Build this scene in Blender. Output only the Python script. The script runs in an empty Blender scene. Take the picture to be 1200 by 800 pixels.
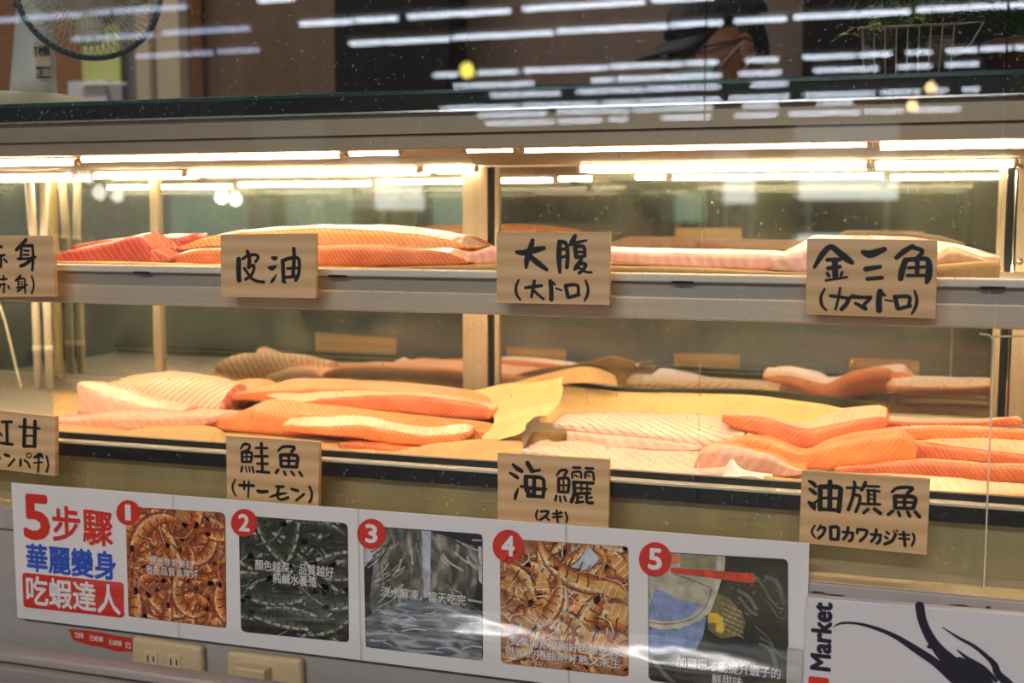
import bpy, bmesh, math, random
from mathutils import Vector, Matrix, noise
random.seed(7)
S = bpy.context.scene
COL = S.collection
PI = math.pi

# ------------------------------------------------------------------ camera, world, exposure
F_PX = 1400.0
CAM = Vector((0, 0, 1.4))
cd = bpy.data.cameras.new('camera'); cam = bpy.data.objects.new('camera', cd); COL.objects.link(cam)
cd.sensor_width = 36; cd.lens = 36 * F_PX / 1200
cam.location = CAM
ROT = (Matrix.Rotation(math.radians(18.192), 3, 'Z') @ Matrix.Rotation(PI / 2 + math.radians(-5.743), 3, 'X')
       @ Matrix.Rotation(math.radians(0.115), 3, 'Z'))
cam.rotation_euler = ROT.to_euler()
cd.dof.use_dof = True; cd.dof.focus_distance = 1.40; cd.dof.aperture_fstop = 4.5
cd.clip_start = 0.02; cd.clip_end = 200
S.camera = cam
w = bpy.data.worlds.new('hall_air'); S.world = w; w.use_nodes = True
w.node_tree.nodes['Background'].inputs[0].default_value = (0.55, 0.6, 0.7, 1)
w.node_tree.nodes['Background'].inputs[1].default_value = 0.10
vs = S.view_settings
vs.view_transform = 'Standard'; vs.look = 'None'; vs.gamma = 1; vs.use_curve_mapping = False
vs.exposure = 0.16
S.cycles.max_bounces = 14; S.cycles.transparent_max_bounces = 24; S.cycles.glossy_bounces = 6
S.cycles.sample_clamp_indirect = 6
S.cycles.caustics_reflective = False; S.cycles.caustics_refractive = False
TUBE_E = 44.0        # the case's own lamps
HALL_E = 15.0        # far hall tubes
FILL_W = 27.0       # each unseen fill panel added above the aisle

# ------------------------------------------------------------------ survey helpers: a sight line met with a plane
def ray(x, y): return ROT @ Vector(((x - 600) / F_PX, (400 - y) / F_PX, -1))
def at(x, y, Y):
    r = ray(x, y); return CAM + r * (Y / r.y)
def atz(x, y, Z):
    r = ray(x, y); return CAM + r * ((Z - CAM.z) / r.z)
def px_x(x, Y, y=300): return at(x, y, Y).x
def pxm(x, y, Y):       # metres per pixel, vertical, at that place
    return (at(x, y, Y).z - at(x, y + 1, Y).z)

# ------------------------------------------------------------------ object helpers
def tag(o, label=None, cat=None, group=None, kind=None):
    if label: o['label'] = label
    if cat: o['category'] = cat
    if group: o['group'] = group
    if kind: o['kind'] = kind
    return o
def empty(name, loc, label, cat, group=None):
    o = bpy.data.objects.new(name, None); COL.objects.link(o); o.location = loc; o.empty_display_size = .05
    return tag(o, label, cat, group)
def obj(name, bm, mats, parent=None, smooth=False, bevel=0):
    bmesh.ops.recalc_face_normals(bm, faces=bm.faces)
    me = bpy.data.meshes.new(name); 
    if smooth:
        for f in bm.faces: f.smooth = True
    bm.to_mesh(me); bm.free()
    for m in (mats if isinstance(mats, (list, tuple)) else [mats]): me.materials.append(m)
    o = bpy.data.objects.new(name, me); COL.objects.link(o)
    if parent is not None:
        o.parent = parent
        if parent.type == 'EMPTY' : o.matrix_parent_inverse = Matrix.Translation(parent.location).inverted()
        pp = parent
        while pp.parent is not None: pp = pp.parent
        if parent.type != 'EMPTY' and pp.type == 'EMPTY': pass
    if bevel:
        b = o.modifiers.new('bevel', 'BEVEL'); b.width = bevel; b.segments = 2; b.limit_method = 'ANGLE'
    return o
def box(bm, x0, x1, y0, y1, z0, z1, mi=0):
    v = [bm.verts.new(p) for p in ((x0,y0,z0),(x1,y0,z0),(x1,y1,z0),(x0,y1,z0),(x0,y0,z1),(x1,y0,z1),(x1,y1,z1),(x0,y1,z1))]
    for q in ((0,3,2,1),(4,5,6,7),(0,1,5,4),(1,2,6,5),(2,3,7,6),(3,0,4,7)):
        f = bm.faces.new([v[i] for i in q]); f.material_index = mi
    return v
def boxo(name, dims, m, parent=None, bevel=0, **k):
    bm = bmesh.new(); box(bm, *dims); o = obj(name, bm, m, parent, bevel=bevel); tag(o, **k); return o
def tube(bm, pts, r, n=10, mi=0, caps=True):
    pts = [Vector(p) for p in pts]; rings = []
    for i, p in enumerate(pts):
        d = (pts[min(i+1, len(pts)-1)] - pts[max(i-1, 0)]).normalized()
        a = d.orthogonal().normalized() if i == 0 else (prev - d * prev.dot(d)).normalized()
        prev = a; b = d.cross(a); rr = r[i] if isinstance(r, (list, tuple)) else r
        rings.append([bm.verts.new(p + (a * math.cos(2*PI*k/n) + b * math.sin(2*PI*k/n)) * rr) for k in range(n)])
    for A, B in zip(rings, rings[1:]):
        for k in range(n):
            f = bm.faces.new((A[k], A[(k+1)%n], B[(k+1)%n], B[k])); f.material_index = mi; f.smooth = True
    if caps:
        for R in (rings[0], rings[-1]):
            f = bm.faces.new(R); f.material_index = mi
def lathe(bm, prof, c, n=28, axis=None, mi=0):
    c = Vector(c); M = axis or Matrix.Identity(3); rings = []
    for r, z in prof:
        rings.append([bm.verts.new(c + M @ Vector((max(r, 1e-5)*math.cos(2*PI*k/n), max(r, 1e-5)*math.sin(2*PI*k/n), z))) for k in range(n)])
    for A, B in zip(rings, rings[1:]):
        for k in range(n):
            f = bm.faces.new((A[k], A[(k+1)%n], B[(k+1)%n], B[k])); f.smooth = True; f.material_index = mi
def crom(P, k):
    """Catmull-Rom through the tuples P, k steps a span"""
    n = len(P); out = []
    for i in range(n - 1):
        a, b, c, d = P[max(i-1, 0)], P[i], P[i+1], P[min(i+2, n-1)]
        for j in range(k):
            t = j / k
            out.append(tuple(.5*((2*b[q]) + (-a[q]+c[q])*t + (2*a[q]-5*b[q]+4*c[q]-d[q])*t*t + (-a[q]+3*b[q]-3*c[q]+d[q])*t**3) for q in range(len(b))))
    out.append(tuple(P[-1])); return out

# ------------------------------------------------------------------ materials
def nmat(name):
    m = bpy.data.materials.new(name); m.use_nodes = True
    return m, m.node_tree.nodes, m.node_tree.links, m.node_tree.nodes['Principled BSDF']
def mat(name, col, rough=.5, metal=0, spec=.5, var=0, vscale=20, bump=0, bscale=60, sss=0, emit=0, coat=0, stretch=(1,1,1)):
    m, N, L, P = nmat(name)
    P.inputs['Base Color'].default_value = (*col, 1); P.inputs['Roughness'].default_value = rough
    P.inputs['Metallic'].default_value = metal; P.inputs['Specular IOR Level'].default_value = spec
    P.inputs['Coat Weight'].default_value = coat; P.inputs['Coat Roughness'].default_value = .08
    if sss:
        P.inputs['Subsurface Weight'].default_value = sss; P.inputs['Subsurface Radius'].default_value = (.012, .005, .003)
        P.inputs['Subsurface Scale'].default_value = .5
    if emit:
        P.inputs['Emission Color'].default_value = (*col, 1); P.inputs['Emission Strength'].default_value = emit
    if var or bump:
        tc = N.new('ShaderNodeTexCoord'); mp = N.new('ShaderNodeMapping'); mp.inputs['Scale'].default_value = stretch
        L.new(tc.outputs['Object'], mp.inputs[0])
        if var:
            nz = N.new('ShaderNodeTexNoise'); nz.inputs['Scale'].default_value = vscale; nz.inputs['Detail'].default_value = 5
            L.new(mp.outputs[0], nz.inputs[0])
            rp = N.new('ShaderNodeValToRGB'); rp.color_ramp.elements[0].position = .3; rp.color_ramp.elements[1].position = .7
            rp.color_ramp.elements[0].color = (*[c*(1-var) for c in col], 1); rp.color_ramp.elements[1].color = (*[min(1, c*(1+var)) for c in col], 1)
            L.new(nz.outputs['Fac'], rp.inputs[0]); L.new(rp.outputs[0], P.inputs['Base Color'])
        if bump:
            n2 = N.new('ShaderNodeTexNoise'); n2.inputs['Scale'].default_value = bscale; n2.inputs['Detail'].default_value = 4
            L.new(mp.outputs[0], n2.inputs[0])
            b = N.new('ShaderNodeBump'); b.inputs['Strength'].default_value = bump; b.inputs['Distance'].default_value = .004
            L.new(n2.outputs['Fac'], b.inputs['Height']); L.new(b.outputs[0], P.inputs['Normal'])
    return m
def lamp_mat(name, col, e):
    m = bpy.data.materials.new(name); m.use_nodes = True; N = m.node_tree.nodes; N.clear()
    o = N.new('ShaderNodeOutputMaterial'); s = N.new('ShaderNodeEmission'); s.inputs[0].default_value = (*col, 1); s.inputs[1].default_value = e
    m.node_tree.links.new(s.outputs[0], o.inputs[0]); return m
def pane_mat(name, tint, base, rough=0.0, gtint=(1,1,1), dust=0, haze=0, hcol=(.85, .82, .75)):
    """clear sheet: straight-through glass with a mirror reflection that grows at grazing angles"""
    m = bpy.data.materials.new(name); m.use_nodes = True; N = m.node_tree.nodes; L = m.node_tree.links; N.clear()
    o = N.new('ShaderNodeOutputMaterial'); t = N.new('ShaderNodeBsdfTransparent'); t.inputs[0].default_value = (*tint, 1)
    g = N.new('ShaderNodeBsdfGlossy'); g.inputs['Roughness'].default_value = rough; g.inputs[0].default_value = (*gtint, 1)
    lw = N.new('ShaderNodeLayerWeight'); lw.inputs[0].default_value = .5
    p = N.new('ShaderNodeMath'); p.operation = 'POWER'; p.inputs[1].default_value = 5; L.new(lw.outputs['Facing'], p.inputs[0])
    ma = N.new('ShaderNodeMath'); ma.operation = 'MULTIPLY_ADD'; ma.inputs[1].default_value = 1-base; ma.inputs[2].default_value = base
    ma.use_clamp = True; L.new(p.outputs[0], ma.inputs[0])
    mx = N.new('ShaderNodeMixShader'); L.new(ma.outputs[0], mx.inputs[0]); L.new(t.outputs[0], mx.inputs[1]); L.new(g.outputs[0], mx.inputs[2])
    out = mx
    if dust or haze:      # specks of dried water on the sheet
        tc = N.new('ShaderNodeTexCoord'); v = N.new('ShaderNodeTexNoise'); v.inputs['Scale'].default_value = 260; v.inputs['Detail'].default_value = 3
        L.new(tc.outputs['Object'], v.inputs[0])
        mm = v; v.inputs['Detail'].default_value = 1
        r = N.new('ShaderNodeMapRange'); r.inputs[1].default_value = .70; r.inputs[2].default_value = .76; r.inputs[3].default_value = haze; r.inputs[4].default_value = dust
        L.new(mm.outputs[0], r.inputs[0])
        if haze > .02:      # uneven dust veil, tinted to stand for hall haze mirrored in the doors
            hz = N.new('ShaderNodeTexNoise'); hz.inputs['Scale'].default_value = 6; hz.inputs['Detail'].default_value = 4; hz.inputs['Distortion'].default_value = .8
            L.new(tc.outputs['Object'], hz.inputs[0])
            hr = N.new('ShaderNodeMapRange'); hr.inputs[1].default_value = .3; hr.inputs[2].default_value = .7; hr.inputs[3].default_value = haze*.25; hr.inputs[4].default_value = haze*1.6
            L.new(hz.outputs['Fac'], hr.inputs[0]); L.new(hr.outputs[0], r.inputs[3])
        d = N.new('ShaderNodeBsdfDiffuse'); d.inputs[0].default_value = (*hcol, 1)
        mx2 = N.new('ShaderNodeMixShader'); L.new(r.outputs[0], mx2.inputs[0]); L.new(mx.outputs[0], mx2.inputs[1]); L.new(d.outputs[0], mx2.inputs[2]); out = mx2
    L.new(out.outputs[0], o.inputs[0]); return m
def wood_mat(name, a, b, scale=1.0, rough=.55):
    """plain sawn board, grain along X"""
    m, N, L, P = nmat(name); P.inputs['Roughness'].default_value = rough
    tc = N.new('ShaderNodeTexCoord'); mp = N.new('ShaderNodeMapping'); mp.inputs['Scale'].default_value = (2.2*scale, 9*scale, 30*scale)
    oi = N.new('ShaderNodeObjectInfo'); ad = N.new('ShaderNodeVectorMath'); ad.operation = 'MULTIPLY_ADD'
    ad.inputs[1].default_value = (7, 3, 5); L.new(oi.outputs['Random'], ad.inputs[0]); L.new(tc.outputs['Object'], ad.inputs[2])
    L.new(ad.outputs[0], mp.inputs[0])
    n1 = N.new('ShaderNodeTexNoise'); n1.inputs['Scale'].default_value = 1.6; n1.inputs['Detail'].default_value = 3; L.new(mp.outputs[0], n1.inputs[0])
    ws = N.new('ShaderNodeTexWave'); ws.bands_direction = 'Z'; ws.inputs['Scale'].default_value = .55; ws.inputs['Distortion'].default_value = 5
    ws.inputs['Detail'].default_value = 3; ws.inputs['Detail Scale'].default_value = .8; L.new(mp.outputs[0], ws.inputs[0])
    mx = N.new('ShaderNodeMath'); mx.operation = 'MULTIPLY_ADD'; mx.inputs[1].default_value = .45; L.new(ws.outputs['Fac'], mx.inputs[0])
    m2 = N.new('ShaderNodeMath'); m2.operation = 'MULTIPLY'; m2.inputs[1].default_value = .6; L.new(n1.outputs['Fac'], m2.inputs[0]); L.new(m2.outputs[0], mx.inputs[2])
    rp = N.new('ShaderNodeValToRGB'); rp.color_ramp.elements[0].color = (*b, 1); rp.color_ramp.elements[1].color = (*a, 1)
    rp.color_ramp.elements[0].position = .15; rp.color_ramp.elements[1].position = .75
    L.new(mx.outputs[0], rp.inputs[0]); L.new(rp.outputs[0], P.inputs['Base Color']); return m
def flesh_mat(name, a, b, line, spacing=.008, slant=.8, width=.3, rough=.32, sss=.25, st_=.5, wob=2.2, dirn=1):
    """fish flesh: UV.x runs along the piece in metres, UV.y around it; pale myosepta lines slant across"""
    m, N, L, P = nmat(name); P.inputs['Roughness'].default_value = rough; P.inputs['Coat Weight'].default_value = .25; P.inputs['Coat Roughness'].default_value = .2
    P.inputs['Subsurface Weight'].default_value = sss; P.inputs['Subsurface Radius'].default_value = (.012, .005, .002); P.inputs['Subsurface Scale'].default_value = .4
    uv = N.new('ShaderNodeUVMap'); uv.uv_map = 'UVMap'
    sp = N.new('ShaderNodeSeparateXYZ'); L.new(uv.outputs[0], sp.inputs[0])
    nz = N.new('ShaderNodeTexNoise'); nz.inputs['Scale'].default_value = 45; nz.inputs['Detail'].default_value = 3; L.new(uv.outputs[0], nz.inputs[0])
    s1 = N.new('ShaderNodeMath'); s1.operation = 'MULTIPLY_ADD'; s1.inputs[1].default_value = slant*dirn; L.new(sp.outputs[1], s1.inputs[0]); L.new(sp.outputs[0], s1.inputs[2])
    s2 = N.new('ShaderNodeMath'); s2.operation = 'MULTIPLY_ADD'; s2.inputs[1].default_value = .001*wob*3; L.new(nz.outputs['Fac'], s2.inputs[0]); L.new(s1.outputs[0], s2.inputs[2])
    d = N.new('ShaderNodeMath'); d.operation = 'DIVIDE'; d.inputs[1].default_value = spacing; L.new(s2.outputs[0], d.inputs[0])
    pp = N.new('ShaderNodeMath'); pp.operation = 'PINGPONG'; pp.inputs[1].default_value = .5; L.new(d.outputs[0], pp.inputs[0])
    mr = N.new('ShaderNodeMapRange'); mr.interpolation_type = 'SMOOTHSTEP'; mr.inputs[1].default_value = 0; mr.inputs[2].default_value = width; mr.inputs[3].default_value = 1; mr.inputs[4].default_value = 0
    L.new(pp.outputs[0], mr.inputs[0])
    n2 = N.new('ShaderNodeTexNoise'); n2.inputs['Scale'].default_value = 22; n2.inputs['Detail'].default_value = 4; L.new(uv.outputs[0], n2.inputs[0])
    rp = N.new('ShaderNodeValToRGB'); rp.color_ramp.elements[0].color = (*b, 1); rp.color_ramp.elements[1].color = (*a, 1)
    rp.color_ramp.elements[0].position = .35; rp.color_ramp.elements[1].position = .65; L.new(n2.outputs['Fac'], rp.inputs[0])
    st = N.new('ShaderNodeMath'); st.operation = 'MULTIPLY'; st.inputs[1].default_value = st_; L.new(mr.outputs[0], st.inputs[0])
    mx = N.new('ShaderNodeMix'); mx.data_type = 'RGBA'; L.new(st.outputs[0], mx.inputs['Factor']); L.new(rp.outputs[0], mx.inputs['A']); mx.inputs['B'].default_value = (*line, 1)
    L.new(mx.outputs['Result'], P.inputs['Base Color'])
    bp = N.new('ShaderNodeBump'); bp.inputs['Strength'].default_value = .5; bp.inputs['Distance'].default_value = .0012; bp.invert = True
    L.new(mr.outputs[0], bp.inputs['Height']); L.new(bp.outputs[0], P.inputs['Normal'])
    return m

M = {}
M['steel'] = mat('brushed_steel', (.62, .55, .43), .38, .85, var=.1, vscale=8, stretch=(1, 1, 12))
M['steel_post'] = mat('warm_steel', (.40, .32, .21), .45, .5, var=.08, vscale=10, stretch=(14, 1, 1))
M['steel_panel'] = mat('dull_steel', (.50, .41, .19), .45, .6, var=.12, vscale=5, stretch=(6, 1, 1))
M['alu'] = mat('aluminium', (.70, .57, .43), .45, .35, var=.06, vscale=12, stretch=(.5, 1, 20))
M['alu_dark'] = mat('aluminium_groove', (.42, .37, .31), .5, .4)
M['lip'] = mat('white_plastic_lip', (.85, .76, .64), .4)
M['black'] = mat('black_gloss', (.010, .009, .008), .4, spec=.2)
M['chrome'] = mat('chrome_bead', (.9, .85, .75), .15, .95)
M['bead'] = mat('pale_bead', (.88, .78, .60), .25, .3)
M['deck'] = mat('deck_steel', (.5, .45, .36), .35, .7)
M['valance'] = mat('valance_steel', (.40, .31, .215), .5, .4, var=.08, vscale=4, stretch=(1, 1, 8))
M['canopy'] = mat('cream_reflector', (.40, .31, .20), .7, spec=.2)
M['green_edge'] = mat('green_glass_edge', (.02, .06, .05), .15)
M['glass'] = pane_mat('front_glass', (.98, .99, .985), .042, dust=.28, haze=.006)
M['door_glass'] = pane_mat('mirrored_door_glass', (.42, .44, .40), .66, rough=.012, gtint=(.97, .94, .85), dust=.3, haze=.07, hcol=(.66, .76, .56))
M['door_glass2'] = pane_mat('second_door_glass', (.5, .52, .48), .30, rough=.02, gtint=(.95, .93, .86))
M['seam'] = mat('silicone_seam', (.82, .72, .5), .4)
M['pipe'] = mat('white_plastic_pipe', (.85, .75, .58), .4)
M['tube'] = lamp_mat('lit_tube', (1, .80, .52), TUBE_E)
M['cap'] = mat('tube_end_cap', (.55, .42, .28), .5)
M['sill_top'] = mat('worn_cream_sill', (.82, .62, .34), .5, var=.1, vscale=30)
M['sill_front'] = mat('grey_sill_edge', (.42, .36, .33), .55, var=.1, vscale=25)
M['panel'] = mat('grey_front_panel', (.44, .40, .37), .5, .2, var=.06, vscale=6)
M['rust'] = mat('rust_chip', (.07, .03, .02), .9)
M['sign'] = wood_mat('pale_pine_board', (.76, .50, .26), (.60, .36, .155))
M['ink'] = mat('black_brush_ink', (.006, .006, .007), .6)
M['kraft'] = mat('kraft_paper', (.76, .53, .22), .7, var=.1, vscale=18, bump=.25, bscale=35)
M['kraft_b'] = mat('tan_paper', (.52, .32, .125), .75, var=.12, vscale=25, bump=.2, bscale=50)
M['whitepaper'] = mat('white_wax_paper', (.82, .80, .76), .4, bump=.3, bscale=40)
SAL = dict(line=(.97, .52, .26), spacing=.0068, width=.2)
M['salmon'] = flesh_mat('salmon_flesh', (.90, .30, .075), (.85, .21, .045), **SAL)
M['salmon_red'] = flesh_mat('salmon_red_flesh', (.80, .23, .07), (.62, .115, .035), (.92, .44, .20), spacing=.0062, width=.2)
M['salmon_pale'] = flesh_mat('salmon_pale_flesh', (.95, .38, .12), (.93, .29, .07), (.98, .68, .42), spacing=.0085, width=.22)
M['belly'] = flesh_mat('belly_lining', (.90, .58, .35), (.88, .46, .25), (.94, .70, .50), spacing=.012, width=.5, slant=.2, st_=.35)
M['white_rib'] = flesh_mat('ribbed_white_flesh', (.88, .66, .48), (.85, .58, .40), (.50, .19, .09), spacing=.0115, slant=-.9, width=.26, wob=.7, st_=.75)
M['white_rib_b'] = flesh_mat('ribbed_pale_flesh', (.88, .68, .53), (.86, .62, .46), (.52, .23, .11), spacing=.0175, slant=-1.5, width=.2, wob=.8, st_=.8)
M['yt_rib'] = flesh_mat('yellowtail_ribs', (.82, .60, .42), (.80, .52, .35), (.45, .17, .08), spacing=.0125, slant=-.55, width=.24, wob=.6, st_=.85)
M['yt_flap'] = flesh_mat('yellowtail_flap', (.86, .50, .36), (.80, .40, .27), (.92, .64, .50), spacing=.02, width=.5, st_=.2)
M['yt_top'] = flesh_mat('yellowtail_pale_top', (.84, .60, .43), (.82, .52, .36), (.66, .34, .20), spacing=.016, slant=.5, width=.2, st_=.4)
M['pink'] = flesh_mat('pink_flesh', (.88, .48, .33), (.80, .35, .22), (.92, .62, .48), spacing=.016, width=.45, st_=.25)
M['pale_pink'] = flesh_mat('pale_pink_flesh', (.89, .60, .46), (.85, .48, .35), (.97, .82, .72), spacing=.018, width=.5, st_=.3)
M['blood'] = flesh_mat('bloodline_flesh', (.82, .30, .22), (.64, .17, .12), (.90, .55, .45), spacing=.02, width=.4, st_=.4)
M['tuna'] = flesh_mat('tuna_flesh', (.62, .085, .04), (.40, .035, .018), (.75, .22, .14), spacing=.011, width=.25, sss=.12, st_=.3)
M['tuna_top'] = flesh_mat('tuna_cut_face', (.82, .22, .12), (.66, .12, .06), (.90, .44, .32), spacing=.009, width=.4, st_=.3)
M['toro'] = flesh_mat('marbled_belly', (.88, .54, .42), (.82, .40, .30), (.93, .74, .63), spacing=.013, slant=.3, width=.5, st_=.25)
M['collar_top'] = flesh_mat('collar_flesh', (.88, .36, .24), (.84, .27, .16), (.98, .70, .55), spacing=.009, width=.3, st_=.4)

# ------------------------------------------------------------------ the setting
def struct(name, dims, m): 
    o = boxo(name, dims, m); o['kind'] = 'structure'; return o
M['brown'] = mat('brown_board', (.115, .062, .032), .5, var=.15, vscale=3, stretch=(6, 1, 1))
M['brown_l'] = mat('orange_brown_board', (.30, .125, .045), .5, var=.1, vscale=3)
M['dark'] = mat('dark_board', (.012, .010, .009), .8, spec=.1)
M['floor'] = mat('grey_floor', (.07, .066, .062), .5, var=.1, vscale=3)
M['ceil'] = mat('dark_ceiling', (.03, .03, .032), .8)
M['hallwall'] = mat('hall_wall', (.07, .085, .08), .7, var=.5, vscale=.5)
struct('floor', (-14, 9, -21, 6, -.05, 0), M['floor'])
struct('floor_service', (-4, 3, 1.98, 3.4, 0, .06), M['floor'])
struct('ceiling', (-14, 9, -21, 6, 5.2, 5.3), M['ceil'])
struct('wall_back', (-6, 4, 3.40, 3.5, 0, 5.2), M['brown'])
struct('wall_front', (-14, 9, -21.1, -21, 0, 5.2), M['hallwall'])
def wall_strip(n, x0, x1, Y, m, z0=.06, z1=2.6, t=.05):
    struct('trim_%d' % n, (px_x(x0, Y), px_x(x1, Y), Y, Y + t, z0, z1), M[m])
M['pillar_g'] = mat('grey_pillar', (.17, .15, .13), .6); M['pillar_b'] = mat('beige_pillar', (.42, .32, .20), .6)
wall_strip(1, -80, 108, 3.30, 'brown_l'); wall_strip(2, 148, 184, 3.26, 'pillar_g'); wall_strip(3, 190, 216, 3.22, 'pillar_b')
wall_strip(4, 395, 526, 3.20, 'dark', t=.15); wall_strip(5, 934, 1290, 3.0, 'dark', t=.3); wall_strip(6, 166, 181, 3.2, 'pillar_b')
wall_strip(7, 224, 232, 3.3, 'brown_l')
b = boxo('notice_board', (px_x(106, 3.2), px_x(149, 3.2), 3.19, 3.20, at(120, 97, 3.2).z, 2.0), mat('yellow_green_board', (.50, .50, .16), .5))
tag(b, 'plain yellow green board on the back wall behind the fan', 'board')
b = boxo('wall_box', (px_x(106, 3.2), px_x(149, 3.2), 3.12, 3.20, 1.4, at(120, 98, 3.2).z), mat('white_box', (.6, .58, .55), .5))
bm = bmesh.new(); box(bm, px_x(104, 3.11), px_x(151, 3.11), 3.10, 3.125, at(120, 100, 3.11).z, at(120, 97, 3.11).z); obj('lid', bm, M['lip'], b)
tag(b, 'white box below the yellow green board behind the fan', 'box')

# far hall tubes (seen mirrored in the front glass) and unseen fill panels added over aisle and staff area
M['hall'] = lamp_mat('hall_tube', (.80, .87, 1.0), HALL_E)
M['hall_dim'] = lamp_mat('dim_hall_tube', (.62, .72, 1.0), HALL_E * .42)  # emission cut so the left mirror images come out fainter
M['hall_hood'] = mat('lamp_hood', (.3, .3, .3), .5)
GY = 1.296
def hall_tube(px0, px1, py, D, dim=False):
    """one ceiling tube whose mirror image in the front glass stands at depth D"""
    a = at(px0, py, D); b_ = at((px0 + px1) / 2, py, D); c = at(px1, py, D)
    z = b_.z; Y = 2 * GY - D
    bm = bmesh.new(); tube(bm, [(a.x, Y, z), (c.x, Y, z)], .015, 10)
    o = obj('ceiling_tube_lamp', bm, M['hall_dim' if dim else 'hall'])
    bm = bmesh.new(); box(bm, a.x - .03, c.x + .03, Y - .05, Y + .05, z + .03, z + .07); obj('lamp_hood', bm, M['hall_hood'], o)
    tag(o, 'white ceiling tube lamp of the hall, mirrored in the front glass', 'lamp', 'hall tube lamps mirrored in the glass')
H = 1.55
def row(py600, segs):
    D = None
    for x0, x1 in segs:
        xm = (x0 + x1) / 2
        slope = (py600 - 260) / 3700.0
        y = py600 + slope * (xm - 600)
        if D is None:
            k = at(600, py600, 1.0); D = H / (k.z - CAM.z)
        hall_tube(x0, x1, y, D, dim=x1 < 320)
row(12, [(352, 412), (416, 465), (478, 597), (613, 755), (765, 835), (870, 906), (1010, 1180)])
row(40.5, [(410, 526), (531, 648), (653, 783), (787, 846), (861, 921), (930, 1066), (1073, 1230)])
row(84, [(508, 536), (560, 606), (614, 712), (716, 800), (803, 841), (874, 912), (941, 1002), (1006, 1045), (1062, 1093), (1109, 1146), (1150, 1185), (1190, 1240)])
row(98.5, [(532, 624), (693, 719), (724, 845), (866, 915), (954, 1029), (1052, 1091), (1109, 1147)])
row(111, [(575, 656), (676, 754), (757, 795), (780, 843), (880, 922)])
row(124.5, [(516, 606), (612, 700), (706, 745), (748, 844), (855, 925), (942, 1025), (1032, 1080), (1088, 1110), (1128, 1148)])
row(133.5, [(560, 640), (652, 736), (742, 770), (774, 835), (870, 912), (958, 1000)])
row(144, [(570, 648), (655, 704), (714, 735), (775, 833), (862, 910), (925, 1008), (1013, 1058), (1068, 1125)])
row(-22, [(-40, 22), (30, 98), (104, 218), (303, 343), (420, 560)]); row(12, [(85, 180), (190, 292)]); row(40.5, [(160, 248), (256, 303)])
def fill_panel(x, y, z, sx, sy, W, label):
    o = boxo('added_fill_panel', (x - sx/2, x + sx/2, y - sy/2, y + sy/2, z, z + .06), M['hall_hood'])
    bm = bmesh.new(); box(bm, x - sx/2 + .02, x + sx/2 - .02, y - sy/2 + .02, y + sy/2 - .02, z - .008, z - .001)
    obj('diffuser', bm, lamp_mat('fill_diffuser', (.92, .94, 1), 2.5), o)
    l = bpy.data.lights.new('fill_light', 'AREA'); l.shape = 'RECTANGLE'; l.size = sx; l.size_y = sy; l.energy = W; l.color = (1, .96, .93)
    lo = bpy.data.objects.new('fill_light', l); COL.objects.link(lo); lo.location = (x, y, z - .02); lo.parent = o
    tag(o, label, 'lamp', 'unseen fill panels added over aisle and staff area')
for x in (-1.6, -.4, .8):
    fill_panel(x, -2.6, 3.4, 1.0, .5, FILL_W * 2, 'unseen fill panel added over the customer aisle to light signs and poster')  # unseen fill added for the front light on signs and poster
fill_panel(-.3, 2.55, 3.0, .9, .3, 6, 'unseen fill panel added over the staff area behind the case')  # unseen fill added to brighten the worker
fill_panel(-1.9, 2.35, 3.0, .9, .3, 13, 'unseen fill panel added over the staff area behind the case')  # second unseen fill, added to brighten the wall at the left
M['stall'] = lamp_mat('green_glow', (.50, .80, .66), .30); M['glow_w'] = lamp_mat('white_glow', (.90, .96, 1), .85)  # glowing panels added to stand for the blurred haze mirrored in the doors
for (x, z, sx, sz, m, nm) in ((-.9, 1.75, 1.5, 1.1, 'glow_w', 'tall white'), (-1.2, .7, .9, .5, 'glow_w', 'low white'), (-2.6, 1.7, .5, .8, 'glow_w', 'narrow white'), (-3.4, 1.4, .5, .5, 'stall', 'small pale green'), (-10.2, 1.2, 1.3, 1.9, 'stall', 'tall pale green'), (-8.6, 1.6, .9, .9, 'glow_w', 'bluish white'), (-7.4, 1.0, 1.1, 1.5, 'stall', 'middle pale green'), (-12.5, 1.0, 1.6, 1.5, 'stall', 'square pale green')):
    o = boxo('glow_panel', (x - sx/2, x + sx/2, -16.1, -16, z, z + sz), M[m]); tag(o, nm + ' lit stall panel added in the hall for the haze mirrored in the case doors', 'sign')
    for dx in (-sx*.4, sx*.4): boxo('glow_panel_post', (x + dx - .04, x + dx + .04, -16.1, -16.02, 0, z), M['hall_hood'], o)
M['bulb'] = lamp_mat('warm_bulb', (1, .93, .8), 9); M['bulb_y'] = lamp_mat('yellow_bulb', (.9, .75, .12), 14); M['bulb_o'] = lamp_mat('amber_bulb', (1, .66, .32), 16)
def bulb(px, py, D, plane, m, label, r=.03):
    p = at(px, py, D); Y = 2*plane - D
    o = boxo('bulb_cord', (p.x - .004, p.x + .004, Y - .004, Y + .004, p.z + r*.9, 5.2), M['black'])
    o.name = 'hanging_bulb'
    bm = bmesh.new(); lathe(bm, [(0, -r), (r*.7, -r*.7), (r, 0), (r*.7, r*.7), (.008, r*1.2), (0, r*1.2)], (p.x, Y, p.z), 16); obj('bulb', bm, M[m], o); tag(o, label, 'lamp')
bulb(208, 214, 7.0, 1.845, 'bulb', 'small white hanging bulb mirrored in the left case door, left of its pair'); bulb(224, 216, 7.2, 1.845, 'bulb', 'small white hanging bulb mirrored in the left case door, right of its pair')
bulb(260, 231, 6.0, 1.845, 'bulb', 'larger white hanging bulb mirrored over the upper salmon', .035); bulb(276, 234, 6.1, 1.845, 'bulb', 'warm hanging bulb mirrored beside the larger white one', .032)
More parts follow.
